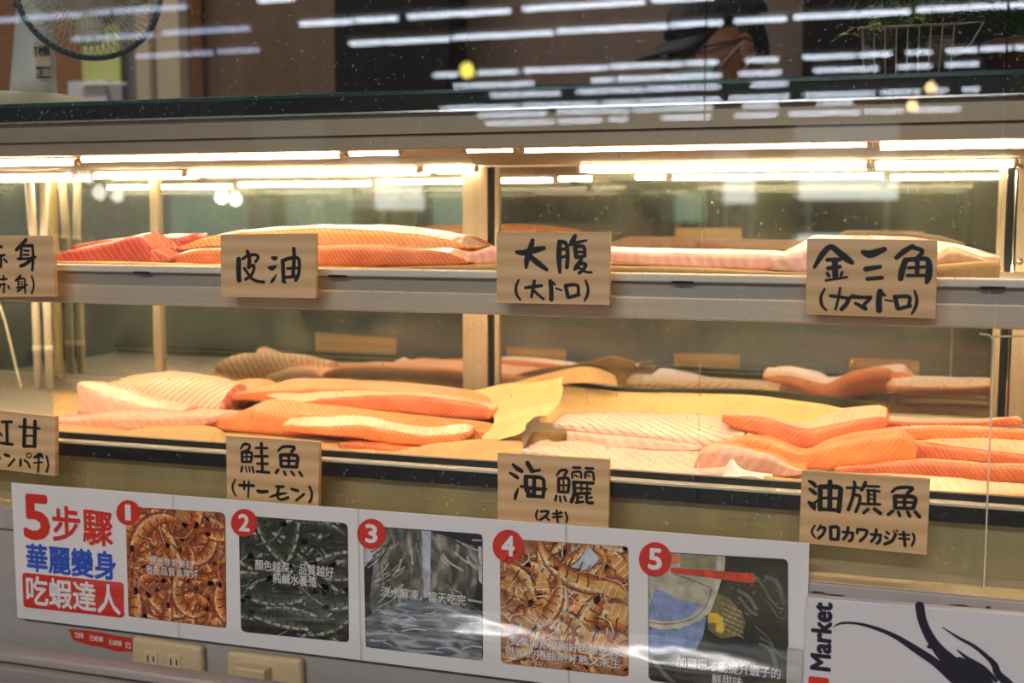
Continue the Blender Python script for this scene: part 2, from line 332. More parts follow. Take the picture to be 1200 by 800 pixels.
bulb(547, 83, 9, 1.296, 'bulb_y', 'yellow hanging bulb mirrored in the front glass', .06); bulb(1091, 103, 8, 1.296, 'bulb_o', 'amber hanging bulb mirrored at the header', .035); bulb(1069, 125, 8, 1.296, 'bulb_o', 'lower amber hanging bulb mirrored on the valance', .035)

# ------------------------------------------------------------------ the display case
XL, XR = -1.75, .62
case = empty('display_case', (-.5, 1.3, 0), 'long glass fronted refrigerated fish display case with steel frame', 'display case')
def part(name, dims, m, bevel=0, parent=None, **k): return boxo(name, dims, M[m], parent or case, bevel, **k)
FG = 1.296      # front glass, outer face
xs1 = px_x(822, FG); xs2 = px_x(1161, FG, 500)
part('front_glass', (XL, xs1 - .0006, FG, FG + .006, 1.024, 1.92), 'glass')
part('front_glass', (xs1 + .0006, xs2 - .001, FG, FG + .006, 1.024, 1.92), 'glass')
part('front_glass', (xs2 + .001, XR, FG, FG + .006, 1.024, 1.92), 'glass')
part('glass_seam', (xs2 - .0006, xs2 + .0006, FG, FG + .006, 1.024, 1.285), 'seam')
part('base_cabinet', (XL, XR, 1.335, 1.90, .05, 1.015), 'panel')
part('base_panel', (XL, XR, 1.338, 1.345, 1.022, 1.086), 'steel_panel')
# sill that carries the glass
sill = part('sill', (XL, XR, 1.266, 1.345, .992, 1.022), 'sill_front', bevel=.002)
part('sill_top', (XL, XR, 1.268, 1.337, 1.0225, 1.0235), 'sill_top')
for (x, y, wd, h) in ((958, 694, 20, 3), (978, 697, 28, 2), (1125, 711, 24, 6), (1137, 713, 14, 4), (1158, 712, 6, 5), (1153, 714, 10, 2)):
    bm = bmesh.new(); p = at(x, y, 1.2655); s = .0009
    vv = [bm.verts.new((p.x + math.cos(2*PI*k/12)*wd*s*.5*random.uniform(.75, 1.15), 1.2655, p.z + math.sin(2*PI*k/12)*h*s*.5*random.uniform(.7, 1.2))) for k in range(12)]
    bm.faces.new(vv); obj('rust_patch', bm, M['rust'], case)
part('front_panel', (XL, XR, 1.275, 1.335, .30, .992), 'panel')
# lower deck
part('deck', (XL, XR, 1.335, 1.86, 1.086, 1.092), 'deck')
part('deck_rail', (XL, XR, 1.322, 1.334, 1.084, 1.103), 'black')
part('rail_bead', (XL, XR, 1.3165, 1.334, 1.1026, 1.1052), 'bead')
part('rail_lip', (XL, XR, 1.334, 1.342, 1.1052, 1.113), 'black')
# upper shelf
part('shelf', (XL, XR, 1.345, 1.70, 1.329, 1.335), 'alu', bevel=.001)
part('shelf_lip', (XL, XR, 1.318, 1.348, 1.333, 1.342), 'lip', bevel=.002)
part('shelf_groove', (XL, XR, 1.327, 1.345, 1.316, 1.333), 'alu_dark')
part('shelf_rail', (XL, XR, 1.318, 1.345, 1.291, 1.3165), 'alu', bevel=.002)
for x in (165, 395, 800, 1165):
    bm = bmesh.new(); p = px_x(x, 1.317); box(bm, p - .012, p + .012, 1.3165, 1.3178, 1.3318, 1.3345); obj('shelf_clip', bm, M['black'], case)
bm = bmesh.new(); tube(bm, [(XL, 1.352, 1.304), (XR, 1.352, 1.304)], .0048, 8); tube(bm, [(XL, 1.69, 1.322), (XR, 1.69, 1.322)], .0028, 8); obj('shelf_and_fill_lamp', bm, M['tube'], case)  # front tube under the shelf; rear tube added to light the fish backs
part('lamp_channel', (XL, XR, 1.3455, 1.365, 1.3205, 1.328), 'alu')
# header, roof and valance
part('top_glass', (XL, XR, 1.303, 1.90, 1.5455, 1.5515), 'green_edge', bevel=.001, label='dark green glass edge')
part('header', (XL, XR, 1.304, 1.322, 1.528, 1.5452), 'black')
part('header_bead', (XL, XR, 1.303, 1.312, 1.5255, 1.528), 'chrome')
part('valance', (XL, XR, 1.312, 1.325, 1.502, 1.5255), 'valance')
part('valance_step', (XL, XR, 1.318, 1.345, 1.4845, 1.5015), 'valance', bevel=.001)
part('canopy', (XL, XR, 1.347, 1.835, 1.4895, 1.497), 'canopy')
def lamp_tube(x0, x1, y0, y1, Y, r=.0040):
    a, b_ = px_x(x0, Y), px_x(x1, Y); ym = (y0 + y1) / 2; z = at((x0+x1)/2, ym, Y).z
    bm = bmesh.new(); tube(bm, [(a + .006, Y, z), (b_ - .006, Y, z)], r, 12); t = obj('light_tube', bm, M['tube'], case)
    bm = bmesh.new()
    for q in ((a, a + .006), (b_ - .006, b_)): tube(bm, [(q[0], Y, z), (q[1], Y, z)], r * 1.15, 12)
    obj('end_cap', bm, M['cap'], t)
    bm = bmesh.new(); box(bm, a, b_, Y - .009, Y + .009, z + r + .001, 1.4895); obj('tube_holder', bm, M['canopy'], t)
for x0, x1, y0, y1 in ((-330, -130, 200, 196), (-126, 96, 194, 189), (97, 405, 188, 180), (407, 474, 179, 178), (543, 607, 175, 174), (610, 1018, 173, 170), (1021, 1400, 169, 168)):
    lamp_tube(x0, x1, y0, y1, 1.37)
for x0, x1, y0, y1 in ((-280, -40, 212, 209), (-36, 90, 209, 207), (112, 219, 206, 204), (221, 493, 204, 199), (495, 560, 198, 198), (676, 1016, 197, 194), (1018, 1188, 193, 192)):
    lamp_tube(x0, x1, y0, y1, 1.818, .0048)
# back: sliding door panes, frames and posts
YD = 1.845
def xd(x): return px_x(x, YD)
part('door_track', (XL, XR, YD - .02, YD + .05, 1.092, 1.113), 'steel')
part('track_bead', (XL, XR, YD - .022, YD - .020, 1.110, 1.114), 'chrome')
part('door_head', (XL, XR, YD - .006, YD + .06, 1.487, 1.512), 'steel')
zt, zb = 1.487, 1.113
for a, b_ in ((-60, 64), (64, 184), (184, 545), (585, 1178), (1190, 1400)):
    part('door_pane', (xd(a), xd(b_), YD, YD + .005, zb, zt), 'door_glass')
part('second_pane', (XL, XR, YD + .055, YD + .060, zb, zt), 'door_glass2')
part('post', (xd(545), xd(574), YD - .012, YD + .045, zb, zt), 'steel_post', bevel=.001)
part('door_stile', (xd(576), xd(580), YD - .008, YD + .02, zb, zt), 'black')
part('door_stile', (xd(581), xd(586), YD - .006, YD + .03, zb, zt), 'steel_post')
part('door_stile', (xd(180), xd(189), YD - .008, YD + .03, zb, zt), 'steel_post', bevel=.001)
part('door_stile', (xd(62), xd(66), YD - .008, YD + .03, zb, zt), 'steel_panel')
part('door_stile', (xd(1167), xd(1176), YD - .006, YD + .03, zb, zt), 'steel_post')
part('door_stile', (xd(1177), xd(1184), YD - .008, YD + .03, zb, zt), 'black')
part('door_stile', (xd(1185), xd(1187), YD - .01, YD + .03, zb, zt), 'chrome')
ep = part('end_post', (xd(1189), XR, YD - .014, YD + .045, zb, 1.52), 'steel_post', bevel=.001)
for (px, py) in ((1195, 306), (1195, 196)):
    bm = bmesh.new(); p = at(px, py, YD - .014); lathe(bm, [(0, .004), (.003, .0035), (.005, .001), (.005, 0)], p, 14, Matrix.Rotation(PI/2, 3, 'X')); obj('screw', bm, M['chrome'], ep)
# plastic pipes standing at the left inside
for px, r, dx in ((46, .0075, .004), (58, .0072, -.006)):
    bm = bmesh.new(); p0 = at(px + (0 if px < 50 else 1), 470, 1.80)
    tube(bm, [(p0.x, 1.80, 1.092), (p0.x, 1.80, 1.30), (p0.x + dx*.3, 1.80, 1.36), (p0.x - dx, 1.80, 1.47)], r, 12); 
    o = obj('drain_pipe', bm, M['pipe'], case)
    bm = bmesh.new()
    for z in (1.16, 1.36): tube(bm, [(p0.x, 1.80, z), (p0.x, 1.80, z + .012)], r * 1.12, 12)
    obj('pipe_clip', bm, M['pipe'], o)
bm = bmesh.new(); tube(bm, crom([at(-12, 330, 1.79), at(4, 370, 1.79), at(14, 410, 1.79), at(26, 460, 1.79)], 6), .0022, 8); obj('cable', bm, M['seam'], case)
bm = bmesh.new(); tube(bm, crom([at(1148, 391, 1.305), at(1160, 393, 1.305), at(1164, 400, 1.305)], 4) , .0011, 6); tube(bm, [at(1166, 394, 1.305), at(1230, 394, 1.305)], .0011, 6); obj('shelf_wire', bm, M['seam'], case)

# ------------------------------------------------------------------ slabs: fillets and paper, station by station
def slab(name, st, Y1, wd, mats, label, cat='fish', group=None, rough=.0016, rnd=3, uvdir=1, skin_name='belly_lining', skew=0, top_child=True, step=7, crown=0.0):
    """st = (x, y of the back top edge, y of the front top edge, y of the front foot); the piece is a real solid wd deep"""
    side, top, end = mats
    P = crom(st, step); sec = []; ulen = 0; prev = None
    n = len(P)
    for i, (x, yb, yf, yg) in enumerate(P):
        t = i / (n - 1); Yf = Y1 + skew * (t - .5); Yb = Yf + wd
        f = at(x, yf, Yf); g = at(x, yg, Yf); b_ = at(x, yb, Yb)
        bx = f.x * .5 + b_.x * .5
        if g.z > f.z - .002: g.z = f.z - .002
        lift = (f.z - g.z)
        bz = max(b_.z, g.z + .003)
        poly = [(Yf - .0, g.z), (Yf - .0, f.z), (Yb, bz), (Yb, g.z)]
        X = f.x
        if prev is not None: ulen += math.hypot(X - prev[0], f.z - prev[1])
        prev = (X, f.z)
        # densify & round the corners; ring index keeps which stretch is top
        ring = []
        def q(a, b2, k0, k1, m, mi):
            for j in range(m): 
                s = k0 + (k1 - k0) * j / (m - 1)
                ring.append((a[0] + (b2[0]-a[0])*s, a[1] + (b2[1]-a[1])*s + (crown*4*s*(1-s) if mi == 1 else 0), mi))
        e = .14
        q(poly[0], poly[1], .03, 1 - e*.7, 5, 0)      # front face, up
        q(poly[1], poly[2], e*.5, 1 - e, 6, 1)        # top, backwards
        q(poly[2], poly[3], e, .97, 3, 0)             # back, down
        sec.append((X, ulen, ring))
    bmS = bmesh.new(); uvS = bmS.loops.layers.uv.new('UVMap'); bmT = bmesh.new(); uvT = bmT.loops.layers.uv.new('UVMap')
    m = len(sec[0][2]); V = []; UV = []
    seed = random.random() * 50
    for X, u, ring in sec:
        row_, ru, vlen, pp = [], [], 0, None
        for (Y, Z, mi) in ring:
            if pp: vlen += math.hypot(Y - pp[0], Z - pp[1])
            pp = (Y, Z)
            nv = noise.noise_vector(Vector((X * 28 + seed, Y * 30, Z * 30))) + noise.noise_vector(Vector((X * 90 + seed, Y * 80, Z * 80)))*.35
            row_.append(Vector((X, Y, Z)) + nv * rough); ru.append((u, vlen * uvdir))
        V.append(row_); UV.append(ru)
    def grid(bm, uvl, js, close=False):
        vv = {}
        def gv(i, j):
            j2 = j % m
            if (i, j2) not in vv: vv[(i, j2)] = bm.verts.new(V[i][j2])
            return vv[(i, j2)]
        for i in range(len(V) - 1):
            for j in js:
                j2 = (j + 1) % m
                f = bm.faces.new((gv(i, j), gv(i, j2), gv(i+1, j2), gv(i+1, j))); f.smooth = True
                for lp, (a, c) in zip(f.loops, ((i, j), (i, j2), (i+1, j2), (i+1, j))): lp[uvl].uv = UV[a][c]
        return gv
    topj = [j for j in range(m) if 5 <= j < 10] if top_child else []
    gv = grid(bmS, uvS, [j for j in range(m) if j not in topj])
    for i in (0, len(V) - 1):          # end caps, slightly domed
        c = sum((V[i][j] for j in range(m)), Vector()) / m
        c.x += (-.004 if i == 0 else .004)
        cv = bmS.verts.new(c)
        for j in range(m):
            f = bmS.faces.new((gv(i, j), gv(i, (j + 1) % m), cv)); f.smooth = True; f.material_index = 1
            for lp in f.loops: lp[uvS].uv = (lp.vert.co.y * 1.0, lp.vert.co.z * 1.0)
    o = obj(name, bmS, [side, end]); tag(o, label, cat, group)
    if top_child:
        grid(bmT, uvT, topj); t_ = obj(skin_name, bmT, [top], o)
    return o
A = M
def fil(name, st, Y1, wd, s, t, e, label, **k): return slab(name, st, Y1, wd, (A[s], A[t], A[e]), label, **k)
# upper shelf
fil('tuna_block', [(64,292,297,308),(100,282,290,309),(130,276,285,309),(160,272,277,309),(177,278,286,308),(186,288,294,307)], 1.40, .05, 'tuna', 'tuna_top', 'tuna', 'dark red tuna block with a peaked ridge beside the leftmost upper sign', skin_name='cut_face')
fil('tuna_block', [(86,283,287,300),(120,277,283,300),(150,276,281,300),(180,273,279,300),(210,272,278,296),(222,272,275,285)], 1.49, .05, 'tuna', 'tuna_top', 'tuna', 'second red tuna block lying behind the peaked tuna block', skin_name='cut_face')
fil('tuna_offcut', [(177,289,294,308),(184,290,294,308),(192,293,297,307),(199,299,301,306)], 1.39, .03, 'tuna_top', 'tuna_top', 'tuna', 'small red tuna offcut between tuna block and salmon strip', skin_name='cut_face')
fil('salmon_fillet', [(208,287,289,293),(240,272,278,291),(270,267,274,290),(320,264,270,290),(380,262,267.5,290),(440,263,270,290),(495,268,276,290),(525,274,281,291),(549,286,289,292)], 1.47, .07, 'salmon_pale', 'belly', 'salmon', 'long orange salmon fillet lying on top, upper shelf behind the second sign')
fil('salmon_strip', [(189,299,301,305),(210,291,296,310),(260,288.5,291.5,311),(330,287,290.5,312),(400,286,290,313),(460,287,291,312),(515,289,295,311),(538,297,301,310),(546,305,306,309)], 1.40, .05, 'salmon_red', 'belly', 'salmon', 'flat salmon strip at the front edge of the upper shelf, under the long fillet')
fil('salmon_piece', [(500,272,277,290),(530,273,278,292),(555,280,286,296),(568,291,294,298)], 1.56, .05, 'salmon', 'salmon', 'salmon', 'short salmon piece behind the long fillet, beside the back post')
fil('tuna_belly_block', [(544,294,296,311),(562,287,293,311),(580,283,289,311),(630,284,290,310),(690,286,291,309)], 1.42, .06, 'toro', 'pale_pink', 'pale_pink', 'pale pink tuna belly block behind the sign reading big belly', skin_name='cut_face')
fil('tuna_belly_slab', [(696,288,294,306),(780,290,296,313),(850,291,297,316),(905,293,299,317),(925,297,302,318),(933,304,307,317)], 1.40, .07, 'toro', 'pale_pink', 'blood', 'long pale pink tuna belly slab right of the big belly sign', skin_name='cut_face')
fil('tuna_collar', [(905,297,301,317),(930,284,297,320),(953,273,290,322),(1000,274,290,323),(1060,275,293,324),(1100,279,299,322),(1135,286,299,312),(1172,298,301,305)], 1.38, .10, 'pale_pink', 'collar_top', 'pale_pink', 'large pale tuna collar wrapped in paper behind the upper right sign', skin_name='cut_face')
# lower deck, left half
fil('yellowtail_fillet', [(42,484,490,497),(70,477,490,505),(120,472,488,506),(180,474,488,504),(238,478,488,499),(246,482,488,495)], 1.48, .13, 'pink', 'pale_pink', 'pink', 'flat pale pink yellowtail fillet under the folded ones at left', skin_name='skin_side')
fil('yellowtail_fold', [(90,446,450,486),(104,446,456,489),(128,452,467,489),(160,462,475,488),(195,471,479,486),(212,477,480,484)], 1.55, .045, 'yt_flap', 'yt_top', 'pink', 'folded pale yellowtail fillet with a raised flap at the left end', skin_name='skin_side', crown=.003)
fil('yellowtail_loin', [(108,450,464,470),(128,440,464,474),(170,434,466,479),(210,437,470,484),(240,444,474,486),(257,450,476,486)], 1.62, .085, 'yt_rib', 'yt_rib', 'blood', 'plump ribbed white yellowtail loin with a pink cut end', skin_name='skin_side', crown=.014)
fil('yellowtail_piece', [(236,449,456,474),(262,441,451,476),(290,443,453,473),(304,451,457,468)], 1.70, .08, 'pink', 'salmon_pale', 'pink', 'small pinkish orange piece behind the ribbed yellowtail loin', skin_name='skin_side')
fil('salmon_fillet', [(272,451,460,468),(300,440,459,470),(340,439,457,470),(400,443,455,471),(460,446,459,477),(530,455,466,484),(565,461,472,490),(594,471,480,492)], 1.64, .12, 'salmon', 'salmon_pale', 'salmon', 'longest salmon fillet at the back of the salmon pile on the lower deck', skin_name='ribbed_top')
fil('salmon_strip', [(310,459,462,467),(340,457,472,476),(375,455,468,479),(415,456,464.5,481),(475,459,463,486),(530,464,468.5,491),(566,471,474,492),(573,476,479,491)], 1.58, .05, 'salmon_red', 'belly', 'salmon', 'salmon strip with a dark red side in front of the longest fillet')
fil('salmon_slab', [(234,490,492,497),(262,476,488,504),(300,464,482,509),(350,470,486,512),(420,478,490,515),(490,486,496,518),(545,491,500,518),(574,496,504,515)], 1.50, .07, 'salmon', 'salmon_pale', 'salmon', 'broad bright orange salmon side in the middle of the left pile', skin_name='ribbed_top')
fil('salmon_strip', [(330,487,498,506),(382,485,500,510),(417,485,498,514),(450,493,503,519),(495,498,510,522),(535,494,509,518),(546,498,507,514)], 1.465, .035, 'salmon', 'belly', 'salmon', 'salmon strip with pale belly top at the front of the left pile')
fil('salmon_tail', [(398,513,518,527),(440,514,522,530),(470,518,525,531),(502,521,524,529)], 1.445, .05, 'salmon_red', 'salmon', 'salmon', 'dark orange salmon tail lowest at the front, on the paper edge', skin_name='ribbed_top')
# lower deck, right half
fil('cobia_loin', [(648,489,496,501),(675,483,497,504),(725,482,503,510),(787,484,511,518),(825,487,514,521),(850,491,511,518),(872,496,507,513)], 1.57, .10, 'white_rib_b', 'white_rib_b', 'blood', 'white cobia loin with slanting ribs in the middle of the deck', skin_name='skin_side', uvdir=-1, crown=.008)
fil('cobia_strip', [(664,503,505.5,519),(700,505,508,523),(750,510,513.5,527),(800,516,518.5,528),(823,520,522,526)], 1.55, .03, 'pale_pink', 'blood', 'blood', 'pale cobia strip with a pink edge in front of the ribbed loin', skin_name='bloodline')
fil('cobia_fillet', [(612,521,527,534),(640,513,530,542),(700,520,545,555),(760,524,552,562),(815,525,555,563),(846,530,552,560)], 1.40, .11, 'pale_pink', 'pale_pink', 'pink', 'flat pale pink cobia fillet behind the sign with the long fish name', skin_name='skin_side')
fil('marlin_block', [(846,484,486,495),(870,484,487,505),(900,487,489,514),(925,494,498,525),(942,496,503,528),(965,483,500,521),(990,474,495,512),(1026,472,490,506),(1038,476,491,505)], 1.57, .07, 'salmon_red', 'belly', 'salmon', 'striped orange marlin block with a pale curling top', cat='fish', uvdir=-1)
fil('marlin_slab', [(856,511,515,526),(872,508,511.5,530),(890,509,512.5,534),(915,516,520.5,544),(940,524,528.5,551),(965,514,521,552),(990,507,513,549),(1025,502,508,545),(1055,501,507,542),(1073,513,521,540)], 1.48, .08, 'salmon', 'salmon_pale', 'salmon', 'wavy bright orange marlin slab in front of the curling block', uvdir=-1, skin_name='ribbed_top')
fil('marlin_piece', [(812,545,548,555),(822,520,525,556),(840,516,520,558),(862,518,523,559),(900,528,532,560),(925,541,545,558),(941,549,551,556)], 1.425, .07, 'pink', 'salmon_pale', 'salmon', 'pinkish marlin piece beside the crumpled white paper', uvdir=-1, skin_name='ribbed_top')
fil('marlin_strip', [(1036,487,493,504),(1090,489,495,504),(1140,489,495,502),(1180,488,491,500),(1197,490,492,498)], 1.63, .06, 'salmon_red', 'belly', 'salmon', 'rearmost thin marlin strip at the right end of the deck')
fil('marlin_strip', [(1040,500,503,515),(1087,498.5,501,516),(1130,498,501,516),(1180,501,504,516),(1240,504,507,515)], 1.58, .05, 'salmon', 'belly', 'salmon', 'second marlin strip from the back at the right end')
fil('marlin_strip', [(1064,515,517,539),(1100,513,521,540),(1150,511,527,543),(1200,513,532,547),(1250,514,535,549)], 1.51, .06, 'salmon_red', 'belly', 'salmon', 'thick marlin strip with pale striped top right of the wavy slab')
fil('marlin_strip', [(980,548,549.5,555),(1025,542,545,558),(1075,536,540,562),(1112,537,541,564),(1160,541,544.5,568),(1240,544,548,570)], 1.45, .04, 'salmon_red', 'belly', 'salmon', 'dark red marlin strip above the long lower right sign')
fil('marlin_fillet', [(985,552,560,568),(1050,553,570,579),(1110,557,577,585),(1160,562,578,587),(1240,567,581,590)], 1.39, .05, 'salmon_pale', 'belly', 'salmon', 'flat pale orange marlin fillet lowest at the right end')

# ------------------------------------------------------------------ paper
def patch(name, rows, m, label, cat='paper', group=None, thick=.0006, rough=.002, k=5, freq=18):
    R = [[tuple(at(x, y, Y)) if not isinstance(Y, str) else tuple(atz(x, y, float(Y))) for (x, y, Y) in r] for r in rows]
    R = [crom(r, k) for r in R]; cols = len(R[0])
    C_ = [crom([R[i][j] for i in range(len(R))], k) for j in range(cols)]
    bm = bmesh.new(); seed = random.random()*40
    V = [[bm.verts.new(Vector(p) + noise.noise_vector(Vector(p)*freq + Vector((seed,0,0)))*rough) for p in c] for c in C_]
    for a, b_ in zip(V, V[1:]):
        for i in range(len(a) - 1):
            f = bm.faces.new((a[i], b_[i], b_[i+1], a[i+1])); f.smooth = True
    o = obj(name, bm, M[m]); s = o.modifiers.new('thickness', 'SOLIDIFY'); s.thickness = thick
    return tag(o, label, cat, group)
DK = 1.0935
def deckpt(x, Y, z=DK):       # a deck point under pixel column x
    p = at(x, 400, Y); lo, hi = 300.0, 700.0
    for _ in range(40):
        mid = (lo + hi)/2
        if at(x, mid, Y).z > z: lo = mid
        else: hi = mid
    return (x, lo, Y)
xs = [62, 76, 112, 140, 175, 220, 250, 270, 310]
patch('paper_liner', [[deckpt(x, 1.78) for x in xs], [deckpt(x, 1.46) for x in xs],
      list(zip(xs, [505,505,502,505,501,497,500,509,513], [1.44]*9)), list(zip(xs, [508,511,513,515,518,521,523,525,528], [1.385]*9))],
      'kraft_b', 'brown paper liner under the yellowtail, its front edge turned up')
xs = [262, 310, 376, 435, 446, 495, 550, 600, 612]
patch('paper_liner', [[deckpt(x, 1.76) for x in xs], [deckpt(x, 1.44) for x in xs],
      list(zip(xs, [507,516,525,526,531,521,516,515,518], [1.43]*9)), list(zip(xs, [525,529,534,537,538,540,542,544,545], [1.37]*9))],
      'kraft_b', 'brown paper liner under the salmon pile, front edge notched')
patch('paper_sheet', [[(546,459,1.74),(590,451,1.74),(630,448,1.72),(661,445,1.69)], [(556,470,1.68),(592,468,1.66),(630,466,1.63),(659,463,1.62)],
      [(578,488,1.6),(602,489,1.56),(630,486,1.54),(648,482,1.57)], [(575,500,1.52),(592,501,1.48),(608,499,1.475),(623,491,1.5)],
      [(566,514,1.45),(582,514,1.425),(600,509,1.42),(615,503,1.44)]], 'kraft', 'crumpled yellow kraft paper folded between the salmon and the cobia', rough=.006)
patch('paper_sheet', [[(640,447,1.825),(720,458,1.825),(800,461,1.82),(900,465,1.81),(965,474,1.8),(1036,488,1.78)],
      [deckpt(x, 1.76) for x in (632,720,800,900,965,1040)], [deckpt(x, 1.6) for x in (620,720,800,900,965,1040)], [deckpt(x, 1.42) for x in (606,720,800,900,965,1040)]],
      'kraft', 'smooth yellow kraft paper sheet rising behind the cobia loin')
patch('paper_sheet', [[(586,452,1.82),(640,437,1.83),(690,428,1.83),(722,441,1.83)],[(586,462,1.8),(640,452,1.8),(690,448,1.8),(722,452,1.8)]], 'kraft_b', 'pointed brown paper added as mirror image of the kraft sheet, right of the post', rough=.003)  # added paper standing in for the crumpled sheet's mirror image
patch('paper_scrap', [[(826,557,1.412),(846,549,1.412),(857,539,1.40),(874,552,1.405),(906,556,1.405)], [(832,562,1.40),(852,556,1.392),(864,550,1.385),(880,556,1.39),(906,561,1.395)], [(816,564,1.37),(846,562,1.362),(868,560,1.36),(890,562,1.36),(906,569,1.365)]], 'whitepaper', 'crumpled white waxed paper at the front edge beside the pinkish piece', rough=.004, freq=40)
xs = [896, 935, 1000, 1090, 1160, 1250]
patch('paper_liner', [[deckpt(x, 1.78) for x in xs], [deckpt(x, 1.42) for x in xs], list(zip(xs, [558,561,568,578,581,585], [1.385]*6)), list(zip(xs, [570,573,579,588,593,598], [1.36]*6))], 'kraft_b', 'brown paper liner under the marlin at the right end')
# upper shelf boards and papers
fil('paper_liner', [(-30,305,308,312),(63,303,306.5,312),(150,303,307.5,314),(220,305,310,316),(300,306,311,317),(352,306,312,317)], 1.355, .2, 'kraft', 'kraft', 'kraft_b', 'cream paper liner under the tuna on the upper shelf', cat='paper', top_child=False, rough=.0008)
fil('paper_liner', [(352,306,313,319),(430,307,314,320),(520,305,312,320),(580,304,311,320)], 1.36, .18, 'kraft_b', 'kraft', 'kraft_b', 'brown paper liner under the salmon strip on the upper shelf', cat='paper', top_child=False, rough=.0008)
fil('paper_liner', [(640,306,311,322),(715,308,312.5,324),(800,310,314,326),(880,312,318,328),(950,313,320,330)], 1.36, .16, 'kraft_b', 'kraft', 'kraft_b', 'brown board liner under the long belly slab on the upper shelf', cat='paper', top_child=False, rough=.0006)
fil('paper_wrap', [(1060,306,312,332),(1097,305,311,333),(1130,303,308,333),(1168,302,305,332),(1171,303,306,331)], 1.362, .06, 'kraft_b', 'kraft', 'kraft_b', 'brown paper wrap folded round the right end of the collar', cat='paper', top_child=False, rough=.0004)
fil('paper_wrap', [(1098,297,304,310),(1115,287,296,309),(1135,294,299,308),(1155,303,305,307)], 1.372, .01, 'belly', 'belly', 'belly', 'pale inner paper flap standing in front of the collar', cat='paper', top_child=False, rough=.0004)

# ------------------------------------------------------------------ brush lettering and signs
def ribbon(bm, pts, Y, mp, w0, mi=0, sm=5, cap=True, Z=None):
    """brush stroke on the plane y = Y; pts are (u, v, width) in drawing units, mp maps (u, v) to (X, Z, metres per unit)"""
    P = [p if len(p) == 3 else (p[0], p[1], w0) for p in pts]
    P = crom(P, sm) if len(P) > 2 else crom(P, 2)
    L_ = [(mp(u, v)[0], mp(u, v)[1], wd * mp(u, v)[2] * .5) for (u, v, wd) in P]
    n = len(L_); left, right = [], []
    for i in range(n):
        a, c = L_[max(i-1, 0)], L_[min(i+1, n-1)]; dx, dz = c[0]-a[0], c[1]-a[1]; l = math.hypot(dx, dz) or 1
        nx, nz = -dz/l, dx/l; x, z, h = L_[i]
        left.append((x + nx*h, z + nz*h)); right.append((x - nx*h, z - nz*h))
    vl = [bm.verts.new((x, Y, z)) for x, z in left]; vr = [bm.verts.new((x, Y, z)) for x, z in right]
    for i in range(n - 1):
        f = bm.faces.new((vl[i], vl[i+1], vr[i+1], vr[i])); f.material_index = mi
    if cap:
        for i, s in ((0, -1), (n - 1, 1)):
            x, z, h = L_[i]; a, c = L_[max(i-1, 0)], L_[min(i+1, n-1)]; ang = math.atan2((c[1]-a[1])*s, (c[0]-a[0])*s)
            cv = [bm.verts.new((x + math.cos(ang + t)*h, Y, z + math.sin(ang + t)*h)) for t in [(-.5 + k/8)*PI for k in range(9)]]
            f = bm.faces.new(cv); f.material_index = mi
def board(corners, text_strokes, crop, label, Y=1.288, thick=.0068):
    """corners TL, TR, BR, BL in the photo, crop = x0, y0, scale of the enlargement the strokes were read from"""
    c = [at(x, y, Y) for x, y in corners]
    bm = bmesh.new()
    fr = [bm.verts.new((p.x, Y, p.z)) for p in c]; bk = [bm.verts.new((p.x, Y + thick, p.z)) for p in c]
    bm.faces.new(fr); bm.faces.new(bk[::-1])
    for i in range(4): bm.faces.new((fr[i], fr[(i+1) % 4], bk[(i+1) % 4], bk[i]))
    o = obj('wooden_sign', bm, M['sign'], bevel=.0006); tag(o, label, 'sign', 'wooden fish name signs on the case')
    x0, y0, s = crop
    def mp(u, v):
        p = at(x0 + u/s, y0 + v/s, Y - .0004); return p.x, p.z, pxm(x0 + u/s, y0 + v/s, Y)/s
    bm = bmesh.new()
    for k, (wd, *pts) in enumerate(text_strokes): ribbon(bm, pts, Y - .0004 - k*.000012, mp, wd)
    obj('lettering', bm, M['ink'], o)
SG1 = [(40,(270,140),(215,200),(170,245)),(34,(225,205),(215,340)),(34,(230,203),(335,203)),(34,(338,200),(345,330),(335,455)),(25,(250,252),(300,257)),(22,(245,295),(300,298)),
 (28,(185,340),(300,335),(370,318)),(38,(345,330),(270,390),(215,415)),(35,(-150,225),(-70,218),(15,212)),(26,(-180,310),(0,305),(48,298)),(30,(12,310),(10,425)),(28,(45,345),(70,372)),
 (34,(-65,140),(-65,300)),(30,(-50,310),(-110,430)),(26,(-130,350),(-160,400)),
 (25,(38,518),(38,560)),(24,(-15,553),(70,550)),(22,(-40,612),(55,600)),(22,(45,605),(40,688)),(20,(8,610),(-30,680)),(22,(85,620),(96,648)),
 (26,(215,512),(165,565)),(20,(190,552),(190,640)),(22,(192,547),(255,547),(260,600),(262,695)),(14,(205,577),(240,577)),(14,(205,605),(240,605)),(18,(175,640),(240,628),(285,608)),(24,(255,625),(185,675)),
 (22,(330,520),(350,580),(350,640),(330,695))]
board([(-70,276.5),(62,275.8),(64.2,347.6),(-68,348.5)], SG1, (0,265,8.89), 'pale wooden sign reading akami in black brush script, cut by the left edge, upper row')
SG2 = [(58,(265,345),(262,450),(268,560)),(34,(308,340),(360,305),(440,298),(468,322),(440,368)),(46,(355,265),(375,330),(370,425)),(34,(370,425),(418,405),(422,450),(390,515),(335,553)),(34,(325,440),(390,535),(450,570),(525,582)),
 (40,(605,325,18),(640,334,50),(668,322,14)),(40,(570,425,18),(610,436,54),(662,410,14)),(40,(657,503,12),(625,555,34),(605,580,28)),
 (46,(722,360),(728,480),(732,570)),(44,(732,570),(752,592,20)),(40,(728,358),(790,335),(870,328),(895,370),(890,490),(860,560)),(44,(838,235),(842,330),(830,520)),(28,(770,440),(880,435)),(34,(745,532),(880,520))]
